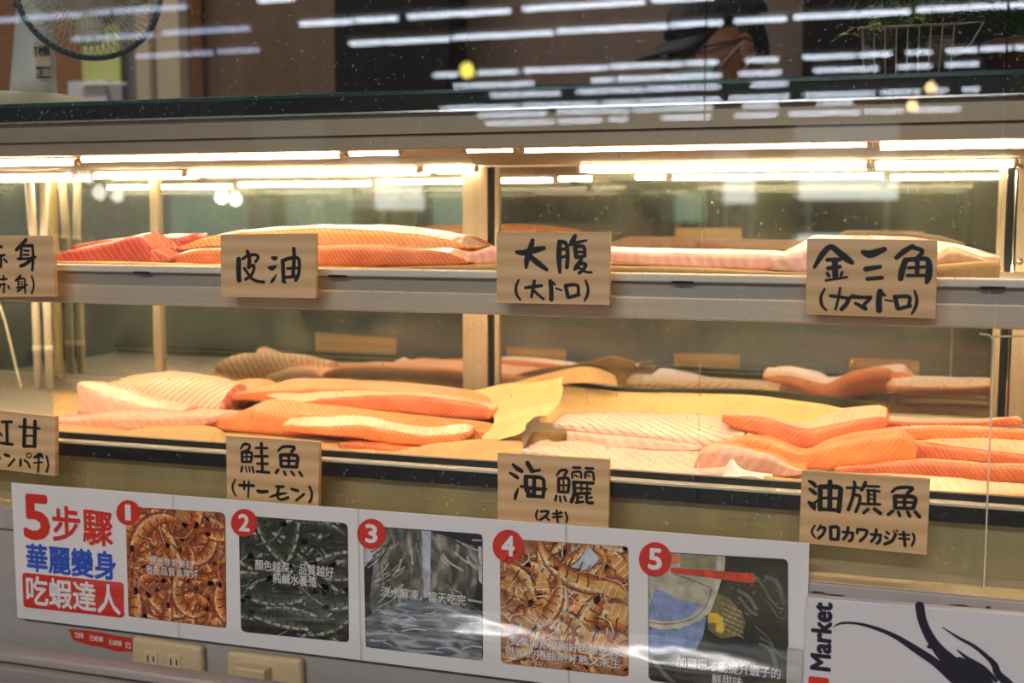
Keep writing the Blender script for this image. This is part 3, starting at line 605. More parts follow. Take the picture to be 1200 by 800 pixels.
board([(258.2,274.6),(369.9,272.8),(370.2,349.6),(259,348)], SG2, (250,265,8.892), 'pale wooden sign reading two characters for oily skin, in front of the upper salmon')
SG3 = [(40,(245,265,36),(310,272,56),(420,245,60),(498,228,42)),(50,(392,158,42),(370,250,66),(340,340,56),(332,410,30)),(56,(385,320,52),(450,375,56),(525,430,36)),
 (44,(645,170),(640,300,54),(648,455,32)),(40,(655,168),(708,190),(722,300),(714,408)),(30,(655,240),(700,238)),(30,(655,318),(700,305)),
 (44,(790,115,40),(762,178,56),(742,200,26)),(34,(770,192),(820,175),(900,155,18)),(44,(792,225),(802,310)),(36,(800,216),(872,216),(882,300)),(28,(815,265),(870,265)),(32,(810,315),(880,302)),
 (40,(850,335,34),(805,405,48),(785,430,26)),(34,(830,372),(892,382),(862,435),(830,460)),(24,(825,410),(890,450),(945,456)),
 (28,(262,528,20),(238,590),(243,660),(278,712,20)),(28,(325,600),(400,590,34),(478,580)),(30,(410,535),(400,590,36),(382,688,26)),(28,(405,625),(450,670),(494,704)),
 (44,(560,540),(568,620),(568,708)),(22,(580,548),(602,570)),(18,(612,606),(665,622)),(38,(702,582),(725,685)),(32,(700,578),(812,577),(820,665)),(32,(735,690),(828,665)),
 (28,(890,530,20),(914,610),(905,670),(880,722,18))]
board([(582,272.2),(714.6,271.8),(714,357.5),(581.8,355)], SG3, (575,262,8.0), 'pale wooden sign reading big belly, between the two upper glass halves')
SG4 = [(44,(138,302,30),(200,200,50),(270,135,46),(350,190,56),(400,230,60),(448,265,38)),(36,(245,242),(345,240)),(36,(250,312),(345,300)),(50,(305,245),(310,385)),(28,(243,352),(258,376)),(26,(367,345),(355,370)),(22,(232,412),(405,386)),
 (50,(540,178,40),(600,195,66),(715,155,44)),(44,(562,318),(680,300,34)),(34,(575,400),(695,390)),
 (44,(815,225,38),(880,170,48),(948,130,38)),(36,(945,138),(1030,168),(990,225),(970,248)),(54,(890,245,48),(862,330),(850,395,48)),(40,(895,243),(1050,232),(1085,280,52),(1080,380,56),(1065,430,32)),(38,(990,245),(985,368)),(28,(915,308),(1060,300)),(28,(905,372),(1050,370)),
 (26,(222,482,18),(190,550),(200,620),(236,658,18)),(28,(270,540),(340,548),(428,562)),(22,(350,476),(335,560),(312,650)),(36,(422,562),(400,610),(362,650)),
 (38,(447,545),(530,553,30),(602,550,28)),(30,(600,558),(565,595),(548,612)),(36,(478,602,26),(558,645)),
 (50,(680,505),(670,580),(672,658)),(22,(695,512),(720,536)),(16,(722,573),(780,583)),(38,(803,548),(825,640)),(32,(803,548),(918,547),(920,608)),(32,(832,646),(930,622)),
 (28,(965,500,20),(985,570),(970,640),(942,688,18))]
board([(945.6,279.2),(1098.8,281),(1096.6,373.4),(943.8,368.6)], SG4, (935,270,7.0588), 'pale wooden sign reading golden triangle, in front of the tuna collar')
SG5 = [(32,(20,170),(122,170)),(40,(70,175),(75,400)),(32,(10,390),(130,405)),(26,(-10,270),(18,312)),(30,(-60,180),(-30,400)),(26,(-100,200),(-20,260)),
 (26,(195,220,20),(300,226),(415,240,24)),(46,(258,150),(250,420)),(46,(365,168),(360,422)),(22,(255,315),(360,315)),(32,(252,422),(368,425)),
 (34,(52,512),(93,526)),(24,(150,560),(88,630)),(22,(-15,540),(5,550)),(34,(215,566),(212,622)),(28,(258,572),(290,595),(310,640)),(14,(300,497),(322,507),(325,530),(300,545),(278,530),(282,505),(300,497)),
 (40,(358,542,26),(420,512,46),(443,540,24)),(20,(355,597),(440,590)),(24,(405,545),(398,692)),(24,(487,530),(502,600),(500,640),(485,690))]
board([(-75,472.5),(64.6,488),(64.2,557.8),(-73,541)], SG5, (0,475,8.89), 'pale wooden sign reading amberjack, cut by the left edge, lower row', thick=.0078)
SG6 = [(28,(215,182,22),(250,137,32),(308,147),(290,195),(242,213)),(34,(227,222),(230,315)),(32,(232,220),(325,227),(320,318)),(22,(275,222),(275,320)),(20,(238,267),(320,267)),(26,(238,320),(318,320)),(26,(230,370),(220,420)),(18,(265,370),(275,422)),(18,(300,370),(310,422)),(26,(335,375),(350,428)),
 (36,(430,128),(432,258)),(26,(372,174),(490,176)),(28,(362,262),(495,262)),(34,(436,280),(440,408)),(28,(387,338),(495,340)),(30,(385,420),(510,430)),
 (32,(602,207,22),(660,162),(775,167),(742,213)),(40,(630,252),(636,360)),(38,(642,248),(800,258),(794,365)),(34,(715,252),(715,370)),(26,(652,308),(800,310)),(34,(642,367),(800,372)),(32,(605,402),(582,433)),(30,(667,422),(680,452)),(28,(742,422),(770,457)),(32,(827,427),(853,463)),
 (24,(157,502,16),(130,570),(140,630),(168,674,16)),(30,(202,562),(350,567)),(24,(250,522),(252,605)),(22,(300,522),(292,685)),(34,(392,622),(420,630,38),(492,627)),
 (30,(587,575),(658,577)),(24,(520,684,16),(600,658,32),(690,645,18)),(30,(612,585),(600,640),(602,690),(640,712),(710,690)),(32,(747,602),(810,620)),(26,(875,655),(792,720)),(28,(930,577),(955,640),(950,700),(930,738))]
board([(264.8,510.2),(373.8,517.5),(373,603),(266,592)], SG6, (258,505,8.888), 'pale wooden sign reading salmon, its foot behind the poster', thick=.0078)
SG7 = [(36,(205,150,22),(250,190,46),(290,215,38)),(36,(180,230,22),(225,258,38),(252,276,34)),(30,(257,380,18),(235,440,36),(228,478,22)),(46,(345,140),(380,198),(390,218,36)),(30,(380,216,34),(420,212),(460,205,26)),
 (36,(325,266),(430,270),(490,290),(500,360),(490,455)),(46,(330,280),(335,380),(372,445)),(40,(282,357,26),(400,378,40),(523,383,22)),(40,(408,285),(405,440)),(32,(345,447),(478,455)),
 (28,(620,252,22),(660,207),(715,212),(692,252)),(32,(637,287),(637,405)),(30,(640,284),(730,287),(725,408)),(18,(683,285),(683,408)),(18,(640,347),(725,347)),(26,(642,408),(725,412)),(24,(617,445),(606,488)),(22,(650,452),(655,498)),(22,(690,452),(705,494)),
 (26,(775,181),(840,183)),(26,(892,187),(960,190)),(24,(767,275),(770,227),(840,222),(848,275)),(18,(790,252),(818,268)),(24,(887,275),(892,227),(955,227),(968,295)),(16,(905,250),(930,264)),
 (32,(777,317),(960,327)),(38,(780,322),(785,420),(757,498)),(22,(800,370),(940,382)),(20,(850,325),(850,400)),(20,(905,328),(905,402)),(28,(800,425),(930,420)),(30,(815,432),(815,500)),(24,(800,510),(868,500)),(18,(822,460),(862,456)),(30,(900,432),(905,503),(955,510)),(20,(912,465),(950,460)),
 (20,(440,582),(425,625),(436,668)),(24,(472,592),(540,590),(520,630),(465,670)),(20,(515,642),(548,672)),(20,(587,612),(668,606)),(20,(587,645),(668,638)),(22,(620,582),(630,690)),(12,(652,588),(662,600)),(20,(702,602),(718,650),(710,690))]
board([(582.8,530.2),(713.8,538.2),(713,632),(583.5,622)], SG7, (575,525,8.0), 'pale wooden sign reading cobia, its foot behind the poster')
SG8 = [(34,(132,150,24),(165,168,38),(190,195,28)),(34,(135,215,22),(160,232,36),(186,257,30)),(40,(130,330,28),(165,360,54),(178,390,24)),(22,(165,345),(205,315)),(42,(227,202),(225,388)),(42,(228,197),(385,203),(398,260),(384,405)),(42,(310,155),(308,390)),(26,(240,292),(385,297)),(32,(228,387),(382,397)),
 (24,(455,206),(560,206)),(28,(517,157),(525,200)),(30,(515,212),(503,290),(466,392)),(28,(512,267),(563,277),(558,340),(530,408)),(32,(612,162),(595,198),(580,222)),(22,(600,190),(728,196)),(22,(628,226),(732,236)),(26,(637,228),(637,330)),(26,(690,226),(690,335)),(16,(640,265),(690,265)),(16,(640,300),(690,302)),(24,(580,342),(735,347)),(28,(635,388),(597,420)),(32,(690,387),(740,424)),
 (30,(837,242,22),(890,207),(1013,207),(972,250)),(36,(862,282),(866,370)),(36,(868,278),(1030,288),(1020,375)),(32,(945,278),(945,375)),(24,(872,327),(1018,331)),(30,(868,377),(1018,381)),(30,(847,402),(807,433)),(28,(892,412),(905,443)),(30,(972,412),(990,448)),(32,(1037,412),(1073,453)),
 (22,(182,526,14),(155,580),(184,630,14)),(20,(230,527),(207,568)),(26,(228,545),(268,548),(250,600),(212,635)),(30,(315,542),(318,640)),(30,(318,540),(380,547),(377,640)),(26,(317,642),(377,645)),(24,(422,582),(508,590)),(26,(465,542),(455,600),(426,643)),(26,(503,592),(498,640),(476,658)),
 (24,(545,557),(541,590)),(26,(547,560),(623,570),(608,620),(567,658)),(24,(660,601),(745,607)),(26,(705,562),(695,620),(662,663)),(26,(740,607),(734,655),(711,678)),(22,(790,582),(810,596)),(22,(780,622),(800,636)),(28,(868,602),(840,655),(778,684)),(13,(850,572),(860,586)),(13,(876,566),(886,580)),
 (20,(902,602),(985,606)),(20,(900,636),(985,642)),(26,(937,582),(950,698)),(20,(1017,597),(1030,640),(1007,698))]
board([(939.6,550.6),(1090.2,560.9),(1086,650.2),(936.2,635.8)], SG8, (930,543,7.2727), 'pale wooden sign reading oily marlin with a long kana line, lower right')

# ------------------------------------------------------------------ printed lettering
def text_bm(s, bold=0.0):
    c = bpy.data.curves.new('t', 'FONT'); c.body = s; c.size = 1; c.resolution_u = 3
    o = bpy.data.objects.new('t', c); COL.objects.link(o)
    dg = bpy.context.evaluated_depsgraph_get(); me = bpy.data.meshes.new_from_object(o.evaluated_get(dg))
    bm = bmesh.new(); bm.from_mesh(me); src = bm.verts[:] + bm.edges[:] + bm.faces[:]; base = bm.verts[:]
    if bold:                                   # heavier strokes: the same letters laid again a hair aside
        for k in range(8):
            d = bmesh.ops.duplicate(bm, geom=src)['geom']
            for v in d:
                if isinstance(v, bmesh.types.BMVert): v.co.x += math.cos(k*PI/4)*bold; v.co.y += math.sin(k*PI/4)*bold; v.co.z -= .000014*(k + 1)
    bpy.data.meshes.remove(me); bpy.data.objects.remove(o); bpy.data.curves.remove(c)
    return bm
def text(name, s, x0, x1, ym, hpx, Y, m, parent, bold=.015, mi=None, turn=False):
    """printed words fitted between pixel columns x0..x1, centred on row ym at mid-length, hpx tall, on the plane y = Y"""
    bm = text_bm(s, bold)
    if turn:
        for v in bm.verts: v.co.x, v.co.y = -v.co.y, v.co.x
    lo = [min(v.co[i] for v in bm.verts) for i in (0, 1)]; hi = [max(v.co[i] for v in bm.verts) for i in (0, 1)]
    X0, X1 = at(x0, ym, Y).x, at(x1, ym, Y).x; c = at((x0 + x1)/2, ym, Y); h = hpx * pxm((x0+x1)/2, ym, Y)
    for v in bm.verts:
        u = (v.co.x - lo[0]) / (hi[0] - lo[0]); t = (v.co.y - lo[1]) / (hi[1] - lo[1]) - .5
        v.co = (X0 + (X1 - X0)*u, Y + v.co.z, c.z + t*h)
    return obj(name, bm, m, parent)
def ppoly(bm, pts, Y, mi=0):
    vs_ = [bm.verts.new((lambda p: (p.x, Y, p.z))(at(x, y, Y))) for x, y in pts]
    f = bm.faces.new(vs_); f.material_index = mi; return f
def rounded(corners, r, n=6):
    out = []
    for i in range(4):
        p, a, b_ = Vector(corners[i]), Vector(corners[i-1]), Vector(corners[(i+1) % 4])
        u = (a - p).normalized()*r; v = (b_ - p).normalized()*r
        for k in range(n + 1):
            t = k/n*PI/2; out.append(tuple(p + u*(1 - math.sin(t)) + v*(1 - math.cos(t))))
    return out
YP = 1.262
M['poster'] = mat('white_print', (.86, .84, .82), .45)
M['red'] = mat('red_print', (.70, .035, .02), .4); M['blue'] = mat('blue_print', (.02, .09, .55), .4); M['white'] = mat('white_ink', (.86, .85, .84), .5)
M['caption'] = mat('caption_ink', (.80, .80, .80), .5)
po = empty('step_poster', at(480, 700, YP), 'long white poster of five steps with numbered shrimp photos', 'poster')
bm = bmesh.new()
pc = [at(x, y, YP) for x, y in ((13.2, 565.6), (948.4, 636.4), (943, 838), (20.5, 723.4))]
fr = [bm.verts.new((p.x, YP, p.z)) for p in pc]; bk = [bm.verts.new((p.x, YP + .0012, p.z)) for p in pc]
bm.faces.new(fr); bm.faces.new(bk[::-1])
for i in range(4): bm.faces.new((fr[i], fr[(i+1) % 4], bk[(i+1) % 4], bk[i]))
obj('sheet', bm, M['poster'], po)
Y1_, Y2_ = YP - .0004, YP - .0010
text('heading', '5', 27, 58.5, 606, 54, Y1_, M['red'], po, .03)
text('heading', '步驟', 61, 132, 616, 43, Y1_, M['red'], po, .022)
text('heading', '華麗變身', 31, 136, 658, 34, Y1_, M['blue'], po, .03)
bm = bmesh.new(); ppoly(bm, rounded([(26, 670.5), (145, 682.5), (145.5, 724), (27.5, 711)], 4), Y1_); hb = obj('red_band', bm, M['red'], po)
text('band_lettering', '吃蝦達人', 31, 141, 697, 35, Y2_, M['white'], hb, .02)

def photo_mat(name, c0, c1, c2, scale=30, stretch=(1, 1, 1)):
    m, N, L, P = nmat(name); P.inputs['Roughness'].default_value = .45
    tc = N.new('ShaderNodeTexCoord'); mp = N.new('ShaderNodeMapping'); mp.inputs['Scale'].default_value = stretch; L.new(tc.outputs['Object'], mp.inputs[0])
    nz = N.new('ShaderNodeTexNoise'); nz.inputs['Scale'].default_value = scale; nz.inputs['Detail'].default_value = 8; nz.inputs['Distortion'].default_value = 1.2; L.new(mp.outputs[0], nz.inputs[0])
    rp = N.new('ShaderNodeValToRGB'); e = rp.color_ramp.elements; e[0].position = .32; e[0].color = (*c0, 1); e[1].position = .7; e[1].color = (*c2, 1)
    q = e.new(.5); q.color = (*c1, 1); L.new(nz.outputs['Fac'], rp.inputs[0]); L.new(rp.outputs[0], P.inputs['Base Color']); return m
def flat(name, c): return mat(name, c, .45, var=.28, vscale=90)
PAL_O = [photo_mat('cooked_photo', (.10, .02, .008), (.34, .075, .018), (.60, .30, .14), 45), flat('print_orange', (.62, .16, .03)), flat('print_orange_light', (.78, .33, .09)), flat('print_brown', (.13, .024, .010)), flat('print_cream', (.86, .62, .38)), flat('print_rust', (.40, .075, .016))]
PAL_O2 = [photo_mat('cooked_photo_pale', (.14, .04, .02), (.48, .20, .08), (.74, .52, .32), 35), flat('print_amber_body', (.66, .26, .06)), flat('print_amber_light', (.80, .46, .16)), flat('print_umber', (.12, .035, .014)), flat('print_ivory_glint', (.86, .72, .50)), flat('print_sienna', (.42, .11, .03))]
PAL_G = [photo_mat('raw_photo', (.006, .009, .012), (.016, .022, .024), (.08, .095, .085), 40, (1, 1, 2)), flat('print_olive', (.040, .046, .024)), flat('print_olive_light', (.10, .108, .056)), flat('print_black', (.008, .010, .012)), flat('print_grey', (.40, .43, .40)), flat('print_moss', (.028, .036, .026))]
def shrimp(bm, cx, cz, s, ang, curl, Y, rnd):
    """one printed shrimp: a smooth curled body with rings, a head, tail, legs and feelers, all flat ink"""
    n = 8; W_ = (.26, .35, .40, .40, .37, .31, .24, .16, .09); pts = []; a = ang; x, z = cx, cz
    for i in range(n + 1):
        pts.append((x, z, s*W_[i])); x += math.cos(a)*s*.25; z += math.sin(a)*s*.25; a += curl*(.5 + i/n)
    idt = lambda u, v: (u, v, 1.0); sg = 1 if curl > 0 else -1; nr = []
    for i in range(n + 1):
        p, q = pts[max(i-1, 0)], pts[min(i+1, n)]; dx, dz = q[0]-p[0], q[1]-p[1]; l = math.hypot(dx, dz) or 1; nr.append((dz/l*sg, -dx/l*sg))   # towards the back
    off = lambda i, k, wk: (pts[i][0] + nr[i][0]*pts[i][2]*k, pts[i][1] + nr[i][1]*pts[i][2]*k, pts[i][2]*wk)
    for i in range(0, n - 1):
        a0 = off(i, -.3, .16); b0 = (a0[0]-nr[i][0]*s*rnd.uniform(.22, .42), a0[1]-nr[i][1]*s*rnd.uniform(.22, .42), s*.022)
        ribbon(bm, [a0, ((a0[0]+b0[0])/2 + rnd.uniform(-.05, .05)*s, (a0[1]+b0[1])/2, s*.04), b0], Y, idt, 0, rnd.choice((2, 5, 3)), 2)
    ribbon(bm, [off(i, 0, 1.16) for i in range(n + 1)], Y - .00001, idt, 0, 3, 4)
    ribbon(bm, [off(i, 0, 1.0) for i in range(n + 1)], Y - .00002, idt, 0, 5, 4)
    ribbon(bm, [off(i, .08, .78) for i in range(n + 1)], Y - .00003, idt, 0, 1, 4)
    ribbon(bm, [off(i, .16, .44) for i in range(n)], Y - .00004, idt, 0, 2, 4)
    for i in range(1, n - 1):
        A_, B_ = off(i, .46, 1), off(i, -.46, 1); c0 = off(i, 0, 1); dx, dz = -nr[i][1]*s*.05, nr[i][0]*s*.05
        ribbon(bm, [(A_[0], A_[1], s*.02), (c0[0]+dx, c0[1]+dz, s*.038), (B_[0], B_[1], s*.02)], Y - .00005, idt, 0, 3, 3)
        h = off(i, .26, 1); k = rnd.uniform(.05, .10)
        ribbon(bm, [(h[0]-dx*1.2, h[1]-dz*1.2, s*.03), (h[0]+dx*1.6, h[1]+dz*1.6, s*k)], Y - .00006, idt, 0, 4, 2)
    t0 = math.atan2(pts[-1][1]-pts[-2][1], pts[-1][0]-pts[-2][0]); p = pts[-1]
    for d in (-.6, 0, .6): ribbon(bm, [(p[0], p[1], s*.06), (p[0]+math.cos(t0+d)*s*.14, p[1]+math.sin(t0+d)*s*.14, s*.13), (p[0]+math.cos(t0+d)*s*.27, p[1]+math.sin(t0+d)*s*.27, s*.05)], Y - .00003, idt, 0, 5, 3)
    hx, hz = pts[0][0], pts[0][1]
    ribbon(bm, [(hx, hz, s*.30), (hx-math.cos(ang)*s*.2, hz-math.sin(ang)*s*.2, s*.24), (hx-math.cos(ang)*s*.46, hz-math.sin(ang)*s*.46, s*.05)], Y - .00004, idt, 0, 5, 3)
    ex, ez = hx-math.cos(ang)*s*.22+nr[0][0]*s*.08, hz-math.sin(ang)*s*.22+nr[0][1]*s*.08
    ribbon(bm, [(ex, ez, s*.07), (ex+s*.01, ez, s*.07)], Y - .00007, idt, 0, 3, 2)
    for k in range(3):
        t = ang + PI + rnd.uniform(-.7, .7); L_ = s*rnd.uniform(.7, 1.5); b2 = rnd.uniform(-.6, .6)
        ribbon(bm, [(hx, hz, s*.018), (hx+math.cos(t)*L_*.5, hz+math.sin(t)*L_*.5, s*.016), (hx+math.cos(t+b2)*L_, hz+math.sin(t+b2)*L_, s*.009)], Y - .00008, idt, 0, rnd.choice((4, 2, 3)), 3)
def clip_to(bm, corners, Y):
    P = [at(x, y, Y) for x, y in corners]; c = sum(P, Vector())/4
    for i in range(4):
        a, b_ = P[i], P[(i+1) % 4]; d = b_ - a; nrm = Vector((d.z, 0, -d.x))
        if nrm.dot(c - a) > 0: nrm = -nrm
        bmesh.ops.bisect_plane(bm, geom=bm.verts[:] + bm.edges[:] + bm.faces[:], dist=1e-7, plane_co=(a.x + (c.x-a.x)*.012, Y, a.z + (c.z-a.z)*.012), plane_no=nrm, clear_outer=True)
def photo(corners, pal, kind, seed, label):
    rnd = random.Random(seed)
    P = [at(x, y, Y1_) for x, y in corners]; x0, x1 = min(p.x for p in P), max(p.x for p in P); z0, z1 = min(p.z for p in P), max(p.z for p in P)
    bm = bmesh.new(); W_ = x1 - x0
    if kind:
        k = 0
        for i in range(kind[0]):
            s = W_*rnd.uniform(*kind[1]); 
            shrimp(bm, rnd.uniform(x0, x1), rnd.uniform(z0, z1), s, rnd.uniform(0, 2*PI) if kind[2] is None else rnd.choice(kind[2]) + rnd.uniform(-.4, .4), rnd.choice((-1, 1))*rnd.uniform(*kind[3]), Y1_ - .0002 - k*.000012, rnd); k += 1
        clip_to(bm, corners, Y1_)
    ppoly(bm, rounded(corners, 6), Y1_, 0)
    return obj('photo_panel', bm, pal, po)
PC1 = [(147, 593), (264, 600.5), (265.5, 736), (150.5, 722)]
PC2 = [(279.5, 603.5), (407.5, 613), (409, 752.5), (282.5, 740)]
PC3 = [(425.5, 615.5), (565.5, 625.5), (566, 774), (428.5, 758)]
PC4 = [(585.5, 630.5), (736.5, 640), (737, 793), (587, 777)]
PC5 = [(759.5, 645.5), (923.5, 655), (924, 818), (760, 797)]
p1 = photo(PC1, PAL_O, (46, (.24, .36), None, (.25, .5)), 3, 'c')
p2 = photo(PC2, PAL_G, (34, (.30, .44), (0, .4, PI - .3), (.04, .2)), 5, 'r')
p3 = photo(PC3, PAL_G, (0, (.2, .3), None, (.1, .2)), 6, 'h')
p4 = photo(PC4, PAL_O2, (24, (.24, .36), None, (.15, .42)), 12, 's')
p5 = photo(PC5, [photo_mat('pan_photo', (.010, .011, .008), (.035, .034, .018), (.10, .09, .05), 12)], None, 8, 'p')
def deco(parent, items, mats, corners):
    """further flat ink of one photograph: polygons and strokes in photo pixels"""
    bm = bmesh.new()
    mp = lambda u, v: ((lambda p: (p.x, p.z, pxm(u, v, Y1_)))(at(u, v, Y1_)))
    for k, it in enumerate(items):
        Yk = Y1_ - .0003 - k*.000012
        if it[0] == 'p': ppoly(bm, it[2], Yk, it[1])
        else: ribbon(bm, it[3], Yk, mp, it[2], it[1], 5)
    clip_to(bm, corners, Y1_)
    return obj('printed_scene', bm, mats, parent)
r3 = random.Random(4); it3 = []
ph3 = [photo_mat('lump_print', (.02, .026, .022), (.12, .125, .09), (.42, .43, .37), 60, (1, 1, .5)), flat('print_dark_water', (.012, .016, .026)), flat('print_pale_rim', (.56, .55, .58)), flat('print_water', (.50, .52, .62)), flat('print_whisker', (.50, .50, .44)), flat('print_shade', (.05, .055, .045)), photo_mat('ripple_print', (.03, .04, .06), (.16, .18, .20), (.60, .63, .66), 38, (.5, 1, 2.5))]
it3.append(('p', 1, [(424, 610), (570, 620), (570, 780), (424, 770)]))
it3.append(('p', 2, [(424, 640), (442, 640), (440, 650), (424, 668)])); it3.append(('p', 2, [(560, 640), (570, 640), (570, 690), (561, 680)]))
it3.append(('p', 0, [(446, 624), (460, 614), (490, 616), (505, 622), (540, 634), (556, 640), (562, 658), (558, 690), (548, 725), (530, 760), (470, 755), (440, 740), (433, 700), (438, 660)]))
for k in range(70):
    x, y = r3.uniform(440, 555), r3.uniform(625, 720); a = (x - 500)*.02 + r3.uniform(-.5, .5); l = r3.uniform(8, 26)
    it3.append(('s', r3.choice((4, 4, 5, 0)), r3.uniform(.7, 2.6), [(x, y), (x + math.sin(a)*l*.5, y + math.cos(a)*l*.5), (x + math.sin(a*1.5)*l, y + math.cos(a)*l)]))
it3.append(('p', 6, [(430, 722), (470, 706), (500, 700), (540, 712), (570, 722), (570, 780), (424, 766)]))
it3.append(('p', 3, [(494, 619), (505, 620), (504, 700), (497, 700)]))
for k in range(26):
    x, y = r3.uniform(434, 555), r3.uniform(712, 765); l = r3.uniform(8, 30)
    it3.append(('s', r3.choice((3, 4, 2)), r3.uniform(.6, 1.8), [(x, y), (x + l*.5, y + r3.uniform(-3, 3)), (x + l, y + r3.uniform(-3, 5))]))
deco(p3, it3, ph3, PC3)
r4 = random.Random(9)
ph4 = [flat('print_ivory', (.80, .66, .48)), flat('print_red_trim', (.60, .05, .03)), flat('print_amber', (.78, .40, .10)), flat('print_gold', (.66, .28, .05)), flat('print_ice', (.55, .66, .72)), flat('print_line', (.05, .02, .02)), flat('print_blonde', (.85, .72, .52))]
it4 = [('p', 4, [(666, 640), (690, 639), (702, 655), (690, 668), (668, 664)]), ('p', 4, [(655, 648), (664, 642), (668, 662), (658, 668)]),
       ('s', 1, 26, [(672, 676, 14), (690, 690, 22), (694, 708, 30), (684, 728, 30), (666, 740, 26), (648, 752, 12)]),
       ('s', 2, 22, [(668, 678, 12), (686, 690, 20), (690, 708, 26), (680, 726, 26), (664, 738, 22), (646, 750, 9)])]
for (x, y, dx, dy) in ((676, 690, 14, -6), (680, 703, 15, -2), (676, 718, 13, 8), (664, 728, 8, 12)): it4.append(('s', 0, 2.4, [(x, y), (x + dx*.6, y + dy*.6), (x + dx, y + dy)]))
for (x, y) in ((672, 706), (668, 720), (656, 728), (662, 700)): it4.append(('s', 1, 5, [(x - 2, y + 1), (x + 3, y - 2)]))
it4.append(('s', 0, 3.5, [(662, 690), (664, 708), (656, 722), (644, 736)])); it4.append(('s', 5, 1.2, [(637, 682), (660, 681), (672, 684)]))
for (x, y, a, m_) in ((636, 690, 1.5, 2), (606, 690, .5, 3), (715, 690, .4, 2), (726, 715, .3, 2), (625, 720, 2.2, 3), (700, 750, .5, 2), (730, 665, .8, 3)):
    it4.append(('s', m_, 16, [(x - 16*math.cos(a), y - 16*math.sin(a), 8), (x, y, 17), (x + 16*math.cos(a), y + 16*math.sin(a), 10)]))
    for q in (-8, 0, 8): it4.append(('s', 0, 1.4, [(x + q*math.cos(a) - 7*math.sin(a), y + q*math.sin(a) + 7*math.cos(a)), (x + q*math.cos(a) + 7*math.sin(a), y + q*math.sin(a) - 7*math.cos(a))]))
for k in range(60):
    x, y = r4.uniform(588, 735), r4.uniform(640, 785); a = r4.uniform(0, 6.28); l = r4.uniform(8, 34)
    it4.append(('s', r4.choice((0, 6, 6, 5)), r4.uniform(.6, 1.5), [(x, y), (x + math.cos(a)*l*.5, y + math.sin(a)*l*.5), (x + math.cos(a+.4)*l, y + math.sin(a+.4)*l)]))
deco(p4, it4, ph4, PC4)
ph5 = [flat('print_tub', (.52, .48, .36)), flat('print_tub_rim', (.62, .60, .46)), flat('print_blue_tub', (.25, .34, .56)), flat('print_red_stick', (.70, .07, .03)), flat('print_yellow', (.74, .52, .05)), flat('print_strainer', (.22, .17, .06)), flat('print_grey_line', (.20, .19, .18)), flat('print_khaki', (.33, .30, .17)), flat('print_plate_rim', (.16, .17, .14)), flat('print_flesh', (.70, .24, .13))]
it5 = [('p', 5, [(838, 694), (856, 702), (868, 716), (874, 730), (868, 744), (846, 748), (830, 738), (828, 716)]),
       ('p', 1, [(759, 640), (838, 648), (850, 652), (849, 668), (842, 690), (833, 716), (822, 726), (800, 736), (775, 738), (759, 734)]),
       ('p', 0, [(759, 640), (838, 648), (842, 654), (838, 682), (830, 706), (816, 720), (796, 728), (772, 728), (759, 725)]),
       ('p', 7, [(797, 644), (840, 649), (838, 672), (797, 664)]),
       ('p', 2, [(759, 714), (768, 690), (778, 692), (790, 700), (806, 704), (822, 708), (812, 720), (796, 727), (772, 727), (759, 724)]),
       ('p', 2, [(759, 736), (790, 738), (815, 730), (828, 722), (824, 745), (815, 762), (759, 768)]),
       ('s', 6, 1.6, [(790, 672), (812, 680), (833, 688)]), ('s', 6, 1.0, [(760, 694), (766, 712)]), ('s', 6, 1.2, [(834, 690), (826, 712), (808, 726), (780, 731), (760, 728)]),
       ('p', 9, [(788, 646), (796, 647), (797, 658), (790, 662), (784, 655)]),
       ('p', 3, [(786, 664.5), (880, 671.5), (885, 673), (887, 677), (885, 682), (880, 683), (786, 671)]),
       ('p', 4, [(830, 718), (840, 718), (848, 724), (846, 729), (830, 730)]), ('p', 4, [(839, 729), (847, 728), (849, 738), (845, 742), (839, 739)]),
       ('s', 8, 5, [(760, 765), (790, 800), (840, 822)])]
for i in range(7):
    for j in range(6): it5.append(('s', 7 if (i + j) % 2 else 1, 1.0, [(846 + i*3.4 + j*.6, 706 + j*6 + i*1.5), (848.4 + i*3.4 + j*.6, 708 + j*6 + i*1.5)]))
r5 = random.Random(2)
for k in range(26):
    x, y = r5.uniform(855, 915), r5.uniform(662, 720); it5.append(('s', 7, r5.uniform(.6, 1.4), [(x, y), (x + 1.2, y + .6)]))
for k in range(10):
    x, y = r5.uniform(865, 915), r5.uniform(668, 760); it5.append(('s', 8, r5.uniform(1.5, 5), [(x, y), (x + 12, y + r5.uniform(6, 18)), (x + 20, y + r5.uniform(18, 34))]))
deco(p5, it5, ph5, PC5)
YT = YP - .0018
def cap_text(p, s, x0, x1, ym, h): text('caption', s, x0, x1, ym, h, YT, M['caption'], p, .008)
cap_text(p1, '顏色非常鮮紅', 175, 226, 659, 10); cap_text(p1, '表示品質非常好', 171, 232, 670, 10)
cap_text(p2, '顏色越深，品質越好', 299, 391, 666, 13); cap_text(p2, '純鹹水養殖', 320, 371, 679, 13)
cap_text(p3, '流水解凍，當天吃完', 447, 546, 698, 13)
cap_text(p4, '完美的熟度剛好色澤空調', 598, 724, 757, 11); cap_text(p4, '微微的捲曲剛好熟又未生', 592, 727, 770, 11)
cap_text(p5, '加鹽巴才能提升蝦子的', 793, 915, 782, 13); cap_text(p5, '鮮甜味', 834, 870, 797, 12)
